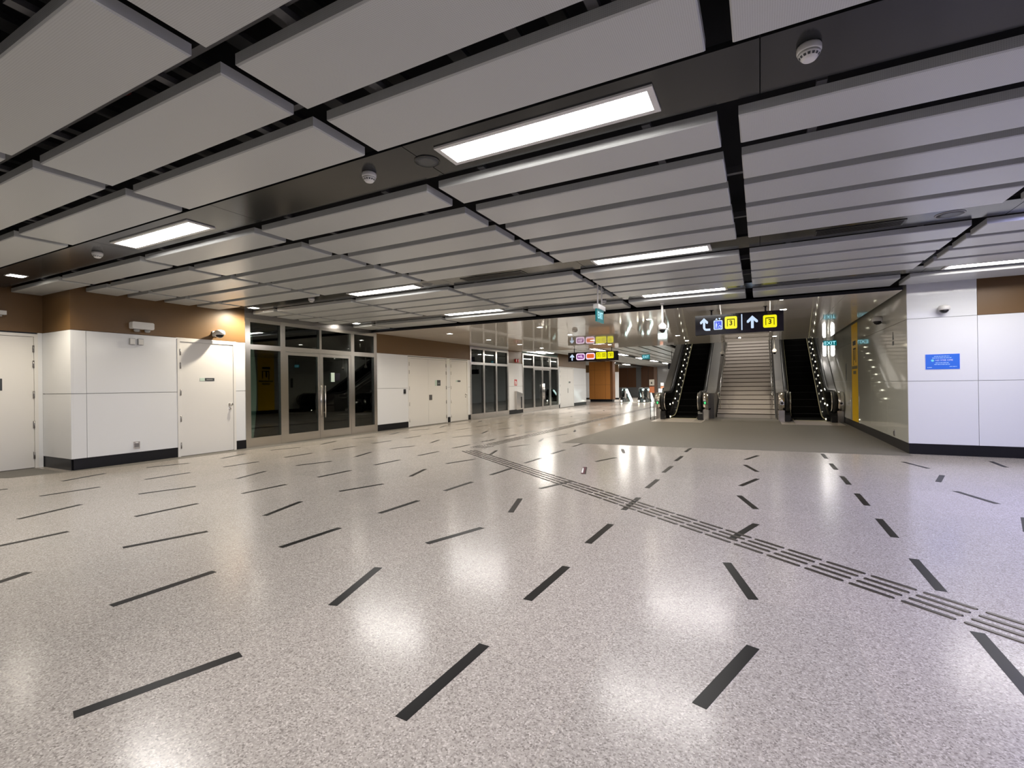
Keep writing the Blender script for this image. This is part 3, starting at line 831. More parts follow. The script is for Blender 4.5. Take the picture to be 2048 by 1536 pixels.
def wall_camera(frame, label, arm=0.12, s=1.0):
    """frame(u,v,d): u along wall, v up, d out of the wall"""
    t = thing('dome_camera', label, 'security camera', frame(0, 0, 0), 'white dome security cameras')
    up = frame(0, 1, 0) - frame(0, 0, 0); out = frame(0, 0, 1) - frame(0, 0, 0)
    m_ = MB(); face_poly(m_, frame, rrect(-0.05 * s, 0.05 * s, -0.03 * s, 0.07 * s, 0.012), 0, 0.02)
    face_poly(m_, frame, rrect(-0.035 * s, 0.035 * s, 0.0, 0.055 * s, 0.01), 0.02, arm); m_.build('bracket', 'white_plastic', t)
    c = frame(0, 0.05 * s, arm + 0.03 * s)
    m_ = MB(); m_.lathe(c, -up, [(0.03 * s, -0.035 * s), (0.075 * s, -0.02 * s), (0.09 * s, 0.01 * s), (0.09 * s, 0.05 * s), (0.075 * s, 0.06 * s)], 24); m_.build('housing', 'white_plastic', t)
    m_ = MB(); m_.lathe(c, -up, [(0.068 * s, 0.058 * s), (0.064 * s, 0.08 * s), (0.046 * s, 0.105 * s), (0.02 * s, 0.118 * s)], 24); m_.build('dome', 'dome_black', t)
wall_camera(lambda u, v, d: Vector((XW - 0.004 + d, 5.56 + u, 2.23 + v)), 'white dome camera on the brown fascia above the white door', 0.13)
wall_camera(lambda u, v, d: Vector((2.585 + u, YR - d, 2.30 + v)), 'white dome camera on the lavender white wall above the blue notice', 0.06, 0.85)
wall_camera(lambda u, v, d: Vector((XS - d, 11.75 - u, 2.375 + v)), 'white dome camera on the glossy wall right of the yellow stripe', 0.03, 1.1)
def pendant_camera(x, y, ztop, zbody, label, s=1.0):
    t = thing('pendant_camera', label, 'security camera', (x, y, ztop), 'dome cameras hung from the ceiling on poles')
    m_ = MB(); m_.lathe((x, y, ztop), (0, 0, -1), [(0.05 * s, 0), (0.05 * s, 0.012), (0.02 * s, 0.03)], 18); m_.build('canopy', 'white_plastic', t)
    m_ = MB(); m_.cyl((x, y, ztop - 0.02), (x, y, zbody + 0.1), 0.019 * s, 12, 0.03 * s); m_.build('pole', 'white_plastic', t)
    m_ = MB(); m_.lathe((x, y, zbody + 0.1), (0, 0, -1), [(0.03 * s, -0.02), (0.06 * s, 0.01), (0.085 * s, 0.035), (0.085 * s, 0.105), (0.072 * s, 0.11)], 24); m_.build('housing', 'white_plastic', t)
    m_ = MB(); m_.lathe((x, y, zbody - 0.01), (0, 0, -1), [(0.06 * s, 0), (0.055 * s, 0.025), (0.035 * s, 0.05), (0.012 * s, 0.058)], 22); m_.build('dome', 'dome_black', t)
pendant_camera(-1.63, 9.42, ZP, 2.225, 'white dome camera on a long pole left of the exit-3 sign', 0.9)
pendant_camera(-1.13, 17.9, ZF, 2.17, 'small pale pendant camera at the left rail of the stairs', 0.8)
pendant_camera(0.43, 17.9, ZF, 2.17, 'small pale pendant camera before the right escalator', 0.8)

# fire fittings on the narrow white column
t = thing('fire_sign', 'red and white fire sign on the narrow white column', 'fire sign', (XW, 18.21, 1.31))
m_ = MB(); m_.box(XW, XW + 0.004, 18.09, 18.33, 1.185, 1.44); m_.build('red_plate', 'red_sign', t)
m_ = MB(); m_.box(XW + 0.004, XW + 0.006, 18.14, 18.19, 1.21, 1.40); m_.box(XW + 0.004, XW + 0.006, 18.23, 18.29, 1.22, 1.36); m_.box(XW + 0.004, XW + 0.006, 18.19, 18.23, 1.33, 1.36); m_.build('white_pictogram', 'white_print', t)
for i, y in enumerate((18.22, 18.43)):
    t = thing('fire_alarm', ['left', 'right'][i] + ' red fire alarm sounder on the brown fascia of the narrow column', 'fire alarm', (XW, y, 2.24), 'red fire alarms')
    m_ = MB(); m_.lathe((XW - 0.004, y, 2.24), (1, 0, 0), [(0.075, 0), (0.075, 0.04), (0.06, 0.055)], 20); m_.build('body', 'red_sign', t)
    m_ = MB(); m_.box(XW + 0.05, XW + 0.06, y - 0.03, y + 0.02, 2.19, 2.29); m_.build('lens', 'white_print', t)
t = thing('litter_bin', 'beige steel bin with a sloped top set against the narrow white column', 'bin', (XW, 18.41, 0.16))
m_ = MB(); m_.prism([(18.12, 0.16), (18.7, 0.16), (18.7, 0.84), (18.12, 0.95)], 'x', XW, XW + 0.09); m_.build('casing', 'steel', t)
m_ = MB(); m_.box(XW + 0.09, XW + 0.094, 18.52, 18.63, 0.22, 0.70); m_.build('slot', 'black_plastic', t)
t = thing('wall_lamp', 'white wall fitting cut by the left edge on the dark brown fascia', 'wall light', (XA, 2.9, 2.39))
m_ = MB(); m_.box(XA, XA + 0.09, 2.68, 2.97, 2.36, 2.42); m_.build('housing', 'white_plastic', t)
m_ = MB(); m_.cyl((XA + 0.05, 2.9, 2.36), (XA + 0.05, 2.9, 2.33), 0.03, 14); m_.build('lamp_head', 'grey_plastic', t)

# ================================================================== right side walls
wr = sroot('wall_front', (XS, YR, 0), 'lavender white clad wall facing the camera')
clad = MB(); back = MB(); fas = MB(); base = MB()
for x0, x1 in ((XS, 3.0), (3.0, 4.6), (4.6, 6.9)):
    zs = (0.17, 1.18, 2.19, 2.76) if x1 < 3.1 else (0.17, 1.18, 2.19)
    for za, zb in zip(zs[:-1], zs[1:]):
        clad.box(x0 + (0.003 if x0 > XS else 0.0), x1 - 0.003, YR, YR + 0.03, za + 0.003, zb - 0.003)
back.box(XS + 0.031, 6.9, YR + 0.0285, YR + 0.06, 0, 2.85)
fas.box(3.003, 6.9, YR + 0.004, YR + 0.05, 2.193, 2.8)
base.box(XS + 0.006, 6.9, YR + 0.006, YR + 0.04, 0, 0.168)
clad.build('cladding', 'white_enamel', wr); back.build('joint_backing', 'seam_grey', wr); fas.build('fascia', 'brown_fascia', wr)
ws = sroot('wall_right', (XS, YR, 0), 'glossy beige grey wall beside the right escalator')
clad = MB(); back = MB()
ye = [YR + 0.031, 11.4, 12.9, 14.4, 15.2, 16.8, 18.4, 20.0, 22.0, 26.0]
for a, b in zip(ye[:-1], ye[1:]):
    for za, zb in ((0.17, 1.18), (1.18, 2.19), (2.19, 2.78 if b < 19 else 4.2), (4.2, 5.9)):
        if za == 4.2 and b < 19: continue
        clad.box(XS, XS + 0.03, a + 0.002, b - 0.002, za + 0.003, zb - 0.003)
back.box(XS + 0.028, XS + 0.06, YR + 0.06, 26.0, 0, 5.9)
clad.build('cladding', 'beige_enamel', ws); back.build('joint_backing', 'seam_grey', ws)
base.box(XS + 0.006, XS + 0.04, YR + 0.04, 26, 0, 0.168)
struct(base.build('baseboard_right', 'baseboard_black'), 'dark baseboard of the right walls')
m_ = MB(); m_.box(6.9, 6.95, -7, YR + 0.05, 0, 3.3); struct(m_.build('wall_side', 'white_enamel'), 'wall closing the hall on the right')
m_ = MB(); m_.box(-10.3, 6.95, -7.05, -7, 0, 3.3); struct(m_.build('wall_back', 'white_enamel'), 'wall behind the camera')
m_ = MB(); m_.box(-10.3, 6.95, -7, 0.2, 2.74, 2.78); struct(m_.build('ceiling', 'panel_edge'), 'plain ceiling behind the camera')

# yellow vinyl stripe with dark print
t = thing('wall_stripe', 'tall yellow stripe with dark vertical print on the glossy wall', 'wall stripe', (XS, 14.8, 0.17))
m_ = MB(); m_.box(XS - 0.004, XS - 0.0005, 14.40, 15.25, 0.172, 2.64); m_.build('yellow_vinyl', 'yellow_vinyl', t)
m_ = MB()
m_.box(XS - 0.006, XS - 0.004, 14.63, 15.05, 2.1, 2.21)
m_.build('dark_icon', 'olive_print', t)
m_ = MB()
for i, y in enumerate((14.62, 14.80, 14.95)):
    z0, z1 = ((1.66, 2.0), (1.72, 2.0), (1.6, 1.98))[i]
    m_.box(XS - 0.006, XS - 0.004, y, y + (0.05 if i != 1 else 0.09), z0, z1)
m_.box(XS - 0.006, XS - 0.004, 14.62, 15.0, 1.99, 2.03)
m_.build('vertical_print', 'olive_print', t)
m_ = MB(); m_.box(XS - 0.006, XS - 0.004, 14.44, 15.2, 1.50, 1.575); m_.box(XS - 0.006, XS - 0.004, 14.62, 15.02, 1.37, 1.45); m_.build('lower_print', 'dim_gold', t)
t = thing('wall_label', 'thin dark vertical label on the glossy wall left of the yellow stripe', 'wall label', (XS, 16.2, 1.45))
m_ = MB(); m_.box(XS - 0.004, XS, 16.13, 16.27, 1.22, 1.68); m_.build('strip', 'nameplate_grey', t)
t = thing('wall_label', 'narrow dark label with a small square below, on the glossy wall by the corner', 'wall label', (XS, 10.85, 1.95))
m_ = MB(); m_.prism([(10.81, 1.93), (10.90, 1.93), (10.88, 1.99), (10.86, 2.07), (10.85, 2.07), (10.83, 1.99)], 'x', XS - 0.004, XS); m_.build('upper_mark', 'nameplate_grey', t)
m_ = MB(); m_.box(XS - 0.004, XS, 10.80, 10.91, 1.83, 1.90); m_.build('square_mark', 'nameplate_grey', t)
t = thing('access_hatch', 'pale flush hatch low on the glossy wall behind the right escalator newel', 'hatch', (XS, 15.9, 0.5))
m_ = MB(); m_.box(XS - 0.006, XS - 0.0005, 15.45, 16.4, 0.172, 0.76); m_.build('panel', 'beige_enamel', t)

# blue notice
def NF(u, v, d): return Vector((2.36 + u, YR - d, 1.36 + v))
t = thing('wall_notice', 'blue notice with white print on the lavender white wall', 'notice', (2.575, YR, 1.36))
m_ = MB(); face_poly(m_, NF, rrect(0, 0.43, 0, 0.25, 0.006), 0, 0.004); m_.build('white_border', 'sign_lilac', t)
m_ = MB(); face_poly(m_, NF, rrect(0.006, 0.424, 0.006, 0.244, 0.005), 0.004, 0.006); m_.build('blue_panel', 'sign_blue', t)
m_ = MB(); random.seed(3)
def dashes(u0, u1, v, h):
    u = u0
    while u < u1:
        wd = random.uniform(0.012, 0.04); e = min(u + wd, u1)
        face_poly(m_, NF, [(u, v - h), (e, v - h), (e, v + h), (u, v + h)], 0.006, 0.0065); u = e + 0.006
dashes(0.115, 0.30, 0.212, 0.006); dashes(0.09, 0.33, 0.185, 0.006); dashes(0.13, 0.29, 0.108, 0.006); dashes(0.115, 0.31, 0.082, 0.006); dashes(0.028, 0.09, 0.036, 0.006); dashes(0.30, 0.39, 0.044, 0.005)
m_.build('small_print', 'sign_lightblue', t)
m_ = MB(); text_on(m_, '+65 9788 4398', 0.036, NF, 0.232, 0.147, 0.0065); m_.build('lettering', 'sign_lilac', t)
m_ = MB(); m_.lathe(NF(0.093, 0.146, 0.006), (0, -1, 0), [(0.019, 0), (0.019, 0.001)], 18); m_.build('round_icon', 'sign_teal', t)

# ================================================================== hanging signs
def hang_sign(name, x0, x1, y, z0, z1, ztop, rods, label, thick=0.1):
    t = thing(name, label, 'direction sign', ((x0 + x1) / 2, y, z0))
    m_ = MB(); m_.box(x0, x1, y, y + thick, z0, z1); m_.build('housing', 'sign_black', t)
    for rx in rods:
        m_ = MB(); m_.cyl((rx, y + thick / 2, z1), (rx, y + thick / 2, ztop), 0.016, 12); m_.cyl((rx, y + thick / 2, ztop - 0.008), (rx, y + thick / 2, ztop), 0.04, 14)
        m_.build('hanger_rod', 'black_plastic', t)
    return t
def arrow_up(F, uc, vb, vt, half, th):
    """shaft plus a chevron head with blunt ends"""
    m_ = MB(); s = th / 2
    face_poly(m_, F, rrect(uc - s, uc + s, vb, vt - th * 0.9, s * 0.55), 0.0, 0.004)
    k = 0.72
    face_poly(m_, F, [(uc, vt), (uc + half, vt - half * 1.02), (uc + half, vt - half * 1.02 - th * 0.75), (uc + half - th * 0.55, vt - half * 1.02 - th * 0.85), (uc, vt - th * 1.5),
                      (uc - half + th * 0.55, vt - half * 1.02 - th * 0.85), (uc - half, vt - half * 1.02 - th * 0.75), (uc - half, vt - half * 1.02)], 0.0, 0.004)
    return m_
def exit_tile(t, F, u0, u1, v0, v1, nums):
    m_ = MB(); face_poly(m_, F, rrect(u0, u1, v0, v1, (v1 - v0) * 0.12), 0, 0.004); m_.build('yellow_tile', 'glow_yellow', t)
    n = len(nums); wd = (u1 - u0) / n; h = v1 - v0
    fr = MB(); tx = MB()
    for i, c in enumerate(nums):
        a = u0 + wd * i + h * 0.17 - (0.02 * h if n > 1 else 0); b = u0 + wd * (i + 1) - h * 0.17 + (0.02 * h if n > 1 else 0)
        va, vb = v0 + h * 0.2, v1 - h * 0.2; q = h * 0.05
        face_poly(fr, F, [(a, va), (a + q, va), (a + q, vb - q), (a, vb - q)], 0.004, 0.005)
        face_poly(fr, F, [(b - q, va), (b, va), (b, vb - q), (b - q, vb - q)], 0.004, 0.005)
        face_poly(fr, F, [(a, vb - q * 1.4), (b, vb - q * 1.4), (b, vb), (a, vb)], 0.004, 0.005)
        text_on(tx, c, h * 0.52, F, (a + b) / 2, (va + vb) / 2 - h * 0.05, 0.005, bold=h * 0.012)
    fr.build('door_outline', 'olive_print', t); tx.build('lettering', 'olive_print', t)

SY = 10.34
S1 = hang_sign('direction_sign', -1.146, 0.408, SY, 2.155, 2.545, ZF, (-0.845, 0.11), 'black hanging sign with arrows and yellow exit 3 tiles before the stairs')
def F1(u, v, d): return Vector((-1.146 + u * 1.554, SY - d, 2.155 + v * 0.39))
# work in metres on the face
def F1m(u, v, d): return Vector((-1.146 + u, SY - d, 2.155 + v))
W1, H1 = 1.554, 0.39
# bent arrow: head up, tail to the right
uc, vt = 0.165, 0.335; th = 0.042
m_ = MB()
face_poly(m_, F1m, [(uc, vt), (uc + 0.076, vt - 0.076), (uc + 0.07, vt - 0.112), (uc + 0.052, vt - 0.118), (uc, vt - 0.062), (uc - 0.052, vt - 0.118), (uc - 0.07, vt - 0.112), (uc - 0.076, vt - 0.076)], 0, 0.004)
pts_o = [(uc - 0.02, vt - 0.045), (uc - 0.02, 0.15)] ; pts_i = [(uc + 0.022, vt - 0.045), (uc + 0.022, 0.155)]
for k in range(7):
    a = PI + PI / 2 * k / 6
    pts_o.append((uc + 0.05 + 0.07 * math.cos(a), 0.15 + 0.07 * math.sin(a))); pts_i.append((uc + 0.05 + 0.028 * math.cos(a), 0.15 + 0.028 * math.sin(a)))
pts_o.append((uc + 0.115, 0.08)); pts_i.append((uc + 0.115, 0.122))
for i in range(len(pts_o) - 1):
    face_poly(m_, F1m, [pts_o[i], pts_o[i + 1], pts_i[i + 1], pts_i[i]], 0, 0.004)
m_.build('bent_arrow', 'glow_white', S1)
# lift pictogram
m_ = MB(); face_poly(m_, F1m, rrect(0.342, 0.505, 0.09, 0.275, 0.02), 0, 0.004); m_.build('lift_border', 'glow_white', S1)
m_ = MB(); face_poly(m_, F1m, rrect(0.36, 0.487, 0.108, 0.257, 0.012), 0.004, 0.005); m_.build('lift_panel', 'glow_blue', S1)
m_ = MB()
face_poly(m_, F1m, [(0.372, 0.285), (0.415, 0.285), (0.407, 0.315), (0.395, 0.32)], 0, 0.004); face_poly(m_, F1m, [(0.43, 0.32), (0.475, 0.32), (0.455, 0.287), (0.445, 0.287)], 0, 0.004)
face_poly(m_, F1m, [(0.373, 0.12), (0.382, 0.12), (0.388, 0.18), (0.396, 0.12), (0.405, 0.12), (0.402, 0.2), (0.412, 0.17), (0.416, 0.175), (0.402, 0.215), (0.378, 0.215)], 0.005, 0.006)
m_.lathe(F1m(0.389, 0.23, 0.005), (0, -1, 0), [(0.009, 0), (0.009, 0.001)], 12); m_.lathe(F1m(0.437, 0.212, 0.005), (0, -1, 0), [(0.008, 0), (0.008, 0.001)], 12)
ring_poly(m_, F1m, [(0.447 + 0.026 * math.cos(a), 0.14 + 0.026 * math.sin(a)) for a in [2 * PI * k / 16 for k in range(16)]], [(0.447 + 0.018 * math.cos(a), 0.14 + 0.018 * math.sin(a)) for a in [2 * PI * k / 16 for k in range(16)]], 0.005, 0.006)
face_poly(m_, F1m, [(0.43, 0.2), (0.44, 0.2), (0.443, 0.165), (0.468, 0.165), (0.478, 0.135), (0.486, 0.138), (0.474, 0.175), (0.446, 0.175), (0.44, 0.2)], 0.005, 0.006)
m_.build('lift_symbols', 'glow_white', S1)
exit_tile(S1, F1m, 0.545, 0.765, 0.095, 0.335, ['3'])
m_ = MB(); face_poly(m_, F1m, rrect(0.838, 0.857, 0.055, 0.365, 0.008), 0, 0.004); m_.build('divider_bar', 'glow_white', S1)
arrow_up(F1m, 1.03, 0.08, 0.325, 0.095, 0.048).build('up_arrow', 'glow_white', S1)
exit_tile(S1, F1m, 1.213, 1.443, 0.075, 0.312, ['3'])
m_ = MB(); text_on(m_, 'Exit', 0.05, F1m, 0.655, 0.365, 0.001); text_on(m_, 'Exit', 0.05, F1m, 1.328, 0.35, 0.001); m_.build('dim_lettering', 'dim_gold', S1)

S2Y = 18.6
S2 = hang_sign('direction_sign', -6.97, -4.91, S2Y, 2.125, 2.495, ZF, (-6.72, -5.17), 'black hanging sign with purple, orange and yellow line badges in the distance')
def F2(u, v, d): return Vector((-6.97 + u, S2Y - d, 2.125 + v))
arrow_up(F2, 0.172, 0.05, 0.30, 0.09, 0.05).build('up_arrow', 'glow_white', S2)
def pill(u0, u1, v0, v1, m, txt, tm):
    p = MB(); face_poly(p, F2, rrect(u0, u1, v0, v1, 0.075), 0, 0.004); p.build('pill_border', 'glow_pink', S2)
    p = MB(); face_poly(p, F2, rrect(u0 + 0.038, u1 - 0.036, v0 + 0.052, v1 - 0.045, 0.05), 0.004, 0.006); p.build('pill_panel', m, S2)
    p = MB(); text_on(p, txt, 0.125, F2, (u0 + u1) / 2, (v0 + v1) / 2, 0.006, bold=0.004); p.build('lettering', tm, S2)
pill(0.345, 0.712, 0.055, 0.325, 'glow_purple', 'NSL', 'glow_pink')
pill(0.755, 1.135, 0.068, 0.332, 'glow_orange', 'CCL', 'glow_orange_text')
exit_tile(S2, F2, 1.175, 1.605, 0.08, 0.34, ['1', '2'])
exit_tile(S2, F2, 1.65, 1.885, 0.09, 0.342, ['3'])

# hanging EXIT sign in the ceiling slit, facing right
t = thing('exit_sign', 'small teal exit sign hung by two rods, seen from the side', 'exit sign', (-2.22, 7.34, 2.17))
m_ = MB(); m_.box(-2.26, -2.18, 7.15, 7.53, 2.36, 2.43); m_.build('housing', 'white_plastic', t)
m_ = MB(); m_.box(-2.232, -2.208, 7.16, 7.525, 2.165, 2.36); m_.build('panel', 'glow_teal', t)
def FE(u, v, d): return Vector((-2.208 + d, 7.16 + u, 2.165 + v))
m_ = MB(); text_on(m_, 'EXIT', 0.15, FE, 0.18, 0.1, 0.001, sx=0.85); m_.build('lettering', 'glow_cyan', t)
for y in (7.25, 7.46):
    m_ = MB(); m_.cyl((-2.22, y, 2.43), (-2.22, y, 2.95), 0.012, 10); m_.build('hanger_rod', 'white_plastic', t)

# EXIT sign before the right escalator and the lamp on the wall behind it
t = thing('exit_sign', 'teal EXIT sign above the right escalator', 'exit sign', (1.76, 16.2, 2.2))
m_ = MB(); m_.box(1.61, 1.925, 16.2, 16.24, 2.2, 2.345); m_.build('panel', 'glow_teal', t)
def FX_(u, v, d): return Vector((1.61 + u, 16.2 - d, 2.2 + v))
m_ = MB(); text_on(m_, 'EXIT', 0.135, FX_, 0.158, 0.068, 0.001, sx=1.0); m_.build('lettering', 'glow_cyan', t)
for x in (1.68, 1.86):
    m_ = MB(); m_.cyl((x, 16.22, 2.345), (x, 16.22, ZF), 0.006, 8); m_.build('hanger_rod', 'steel', t)
t = thing('wall_lamp', 'glaring white wall lamp right below the EXIT sign', 'lamp', (XS, 20.0, 2.3))
m_ = MB(); m_.lathe((XS - 0.12, 20.0, 2.57), (0, 0, -1), [(0.02, 0), (0.042, 0.03), (0.052, 0.1), (0.052, 0.42), (0.042, 0.48), (0.02, 0.5)], 18); m_.build('lamp_tube', 'lamp_wall', t)
m_ = MB(); m_.box(XS - 0.12, XS - 0.0, 19.985, 20.015, 2.57, 2.60); m_.box(XS - 0.01, XS - 0.0, 19.95, 20.05, 2.45, 2.62); m_.build('bracket', 'steel_dark', t)

# far signs
t = thing('exit_sign', 'far teal exit sign hung by two rods among the round lights', 'exit sign', (-5.36, 24, 2.3))
m_ = MB(); m_.box(-5.15, -4.77, 24, 24.04, 2.39, 2.62); m_.build('panel', 'glow_teal', t)
def FF(u, v, d): return Vector((-5.15 + u, 24 - d, 2.39 + v))
m_ = MB(); text_on(m_, 'EXIT', 0.18, FF, 0.19, 0.11, 0.001, sx=0.8); m_.build('lettering', 'glow_cyan', t)
for x in (-5.08, -4.86):
    m_ = MB(); m_.cyl((x, 24.02, 2.62), (x, 24.02, ZP), 0.01, 8); m_.build('hanger_rod', 'white_plastic', t)
t = thing('hanging_sign', 'unlit black sign hanging in the far corridor left of the left escalator', 'direction sign', (-3.72, 24, 1.9))
m_ = MB(); m_.box(-3.92, -3.3, 24, 24.1, 1.88, 2.15); m_.build('housing', 'sign_black', t)
m_ = MB(); m_.cyl((-3.75, 24.05, 2.15), (-3.75, 24.05, ZP), 0.012, 8); m_.build('hanger_rod', 'black_plastic', t)

# ================================================================== escalators
SL = math.tan(math.radians(30)); YK = 18.24       # step line: z = SL * (y - YK)
YTOP = 25.0
def zs(y):                                         # smoothed step line
    t = y - YK
    if t < -0.45: return 0.0
    if t < 0.45: return SL * (t + 0.45) ** 2 / 1.8
    return SL * t
def zh(y):                                         # handrail centre line
    t = y - 18.15
    if t < -0.35: return 0.90
    if t < 0.35: return 0.90 + SL * (t + 0.35) ** 2 / 1.4
    return 0.90 + SL * t
def sample(y0, y1, n): return [y0 + (y1 - y0) * i / n for i in range(n + 1)]
NR = 0.30; NYC, NZC = 16.72, 0.60
def newel_arc(r, n=14, a0=-PI / 2, a1=PI / 2):
    """from the bottom round the front to the top"""
    return [(NYC - r * math.cos(a), NZC + r * math.sin(a)) for a in [a0 + (a1 - a0) * k / n for k in range(n + 1)]]
def escalator(xc, label, green, out_l, out_r, group):
    t = thing('escalator', label, 'escalator', (xc, 16.4, 0), group)
    HW = 0.585
    for sgn in (-1, 1):
        hx = xc + sgn * HW
        # handrail
        pts = newel_arc(NR) + [(y, zh(y)) for y in sample(16.9, YTOP, 46)]
        m_ = MB(); m_.tube([(hx, y, z) for y, z in pts], 0.04, 10); m_.build('handrail', 'rubber', t)
        # balustrade panel on the step side
        px = xc + sgn * 0.53
        top = newel_arc(NR - 0.035, 12, -PI / 2, PI / 2) + [(y, zh(y) - 0.035) for y in sample(16.9, YTOP, 40)]
        bot = [(y, max(zs(y) - 0.25, 0.005)) for y in sample(16.85, YTOP, 40)][::-1]
        m_ = MB(); m_.prism(top + bot, 'x', px - 0.015 * 1, px + 0.015); m_.build('balustrade', 'black_gloss', t)
        # skirt with its pale brush line
        ys = sample(16.95, YTOP, 40)
        m_ = MB(); m_.prism([(y, max(zs(y) + 0.10, 0.05)) for y in ys] + [(y, max(zs(y) - 0.3, 0.002)) for y in ys[::-1]], 'x', xc + sgn * 0.43, xc + sgn * 0.515); m_.build('skirt', 'black_gloss', t)
        m_ = MB(); m_.tube([(xc + sgn * 0.425, 16.95, 0.03)] + [(xc + sgn * 0.425, y, zs(y) + 0.055) for y in sample(17.15, YTOP, 36)], 0.013, 6); m_.build('brush_line', 'brush_yellow', t)
        # white light dots
        dots = [(17.02, 0.07), (17.56, 0.465), (18.17, 0.485)] + [(18.72 + 0.449 * k, 0.63 + 0.259 * k) for k in range(13)]
        if (sgn > 0) == (xc < 0): dots = dots[3:]
        for y, z in dots:
            m_ = MB(); dx = 0.512 if z > 0.2 else 0.42
            m_.lathe((xc + sgn * dx, y, z), (-sgn, 0, 0), [(0.026, 0), (0.026, 0.004), (0.015, 0.008)], 12); m_.build('light_dot', 'lamp_dot', t)
        # outer deck and cladding
        xo = out_l if sgn < 0 else out_r
        xi = hx + sgn * 0.045
        ys = sample(17.35, YTOP, 40)
        m_ = MB(); m_.prism([(y, zh(y) - 0.05) for y in ys] + [(y, zh(y) - 0.10) for y in ys[::-1]], 'x', xi, xo); m_.build('deck', 'deck_steel', t)
        m_ = MB(); m_.prism([(y, zh(y) - 0.10) for y in ys] + [(y, max(0.0, zs(y) - 0.9)) for y in ys[::-1]], 'x', min(xi, xo) + 0.01, max(xi, xo) - 0.01); m_.build('outer_cladding', 'deck_steel', t)
        # newel: drum ended stainless housing outside the handrail, slim one inside
        r = NR - 0.015
        arc = newel_arc(r, 18, -PI / 2, PI / 2)
        prof = arc + [(17.4, NZC + r), (17.4, NZC - r)]
        m_ = MB(); m_.prism(prof, 'x', hx + sgn * 0.05, hx + sgn * 0.235, True); m_.build('newel_housing', 'chrome', t)
        m_ = MB(); m_.prism(newel_arc(r + 0.005, 18) + [(17.2, NZC + r + 0.005), (17.2, NZC - r - 0.005)], 'x', hx - sgn * 0.045, hx - sgn * 0.085, True); m_.build('newel_strip', 'chrome', t)
        m_ = MB(); m_.box(hx + sgn * 0.075, hx + sgn * 0.235, 16.62, 17.4, 0.0, NZC - r + 0.04); m_.build('newel_plinth', 'steel', t)
        m_ = MB(); m_.prism([(16.5, 0.0), (16.5, 0.2), (16.56, 0.28), (16.95, 0.30), (16.95, 0.0)], 'x', hx - 0.075, hx + 0.07); m_.build('handrail_inlet', 'black_plastic', t)
        # direction indicator on the drum front
        ix = hx + sgn * 0.15; iz = 0.56
        m_ = MB(); m_.box(ix - 0.055, ix + 0.055, NYC - r - 0.012, NYC - r + 0.02, iz - 0.05, iz + 0.05); ind = m_.build('indicator', 'nameplate_grey' if green else 'chrome', t)
        if green:
            def FI(u, v, d): return Vector((ix + u, NYC - r - 0.012 - d, iz + v))
            m_ = MB(); face_poly(m_, FI, [(0, 0.042), (0.04, 0.0), (0.018, 0.0), (0.018, -0.04), (-0.018, -0.04), (-0.018, 0.0), (-0.04, 0.0)], 0, 0.003); m_.build('green_arrow', 'glow_green', ind)
        else:
            m_ = MB(); m_.lathe((ix, NYC - r - 0.012, iz), (0, -1, 0), [(0.034, 0), (0.034, 0.003)], 18); m_.build('dark_disc', 'ink_black', ind)
    # steps
    for k in range(-2, 15):
        y0 = 17.2 + 0.405 * (k + 2); y1 = y0 + 0.405
        z1 = zs(y0 + 0.03)
        if z1 < 0.012: z1 = 0.004
        m_ = MB(); m_.box(xc - 0.42, xc + 0.42, y0, y1 + 0.03, max(z1 - 0.26, -0.02) if z1 > 0.02 else 0.0, z1)
        if z1 > 0.05:
            for g in range(28):
                gx = xc - 0.405 + 0.03 * g
                m_.box(gx, gx + 0.012, y0 - 0.008, y0, z1 - 0.225, z1)
        s_ = m_.build('step', 'step_black', t)
        m_ = MB(); m_.box(xc - 0.42, xc + 0.42, y0 - 0.010, y0 + 0.015, z1 - 0.008, z1 + 0.003); m_.build('step_nose', 'step_edge', s_)
    m_ = MB(); m_.box(xc - 0.78, xc + 0.72, 15.5, 17.12, 0.0, 0.006)
    for g in range(30): m_.box(xc - 0.42, xc + 0.42, 15.56 + 0.05 * g, 15.575 + 0.05 * g, 0.006, 0.008)
    m_.build('landing_plate', 'landing_plate', t)
    m_ = MB(); m_.box(xc - 0.42, xc + 0.42, 17.08, 17.22, 0.002, 0.013); m_.build('comb_plate', 'brush_yellow', t)
    return t
escalator(-2.30, 'left escalator with green arrow lights on its newels', True, -3.17, -1.36, 'escalators either side of the stairs')
escalator(1.31, 'right escalator beside the glossy wall, without green lights', False, 0.46, 2.125, 'escalators either side of the stairs')

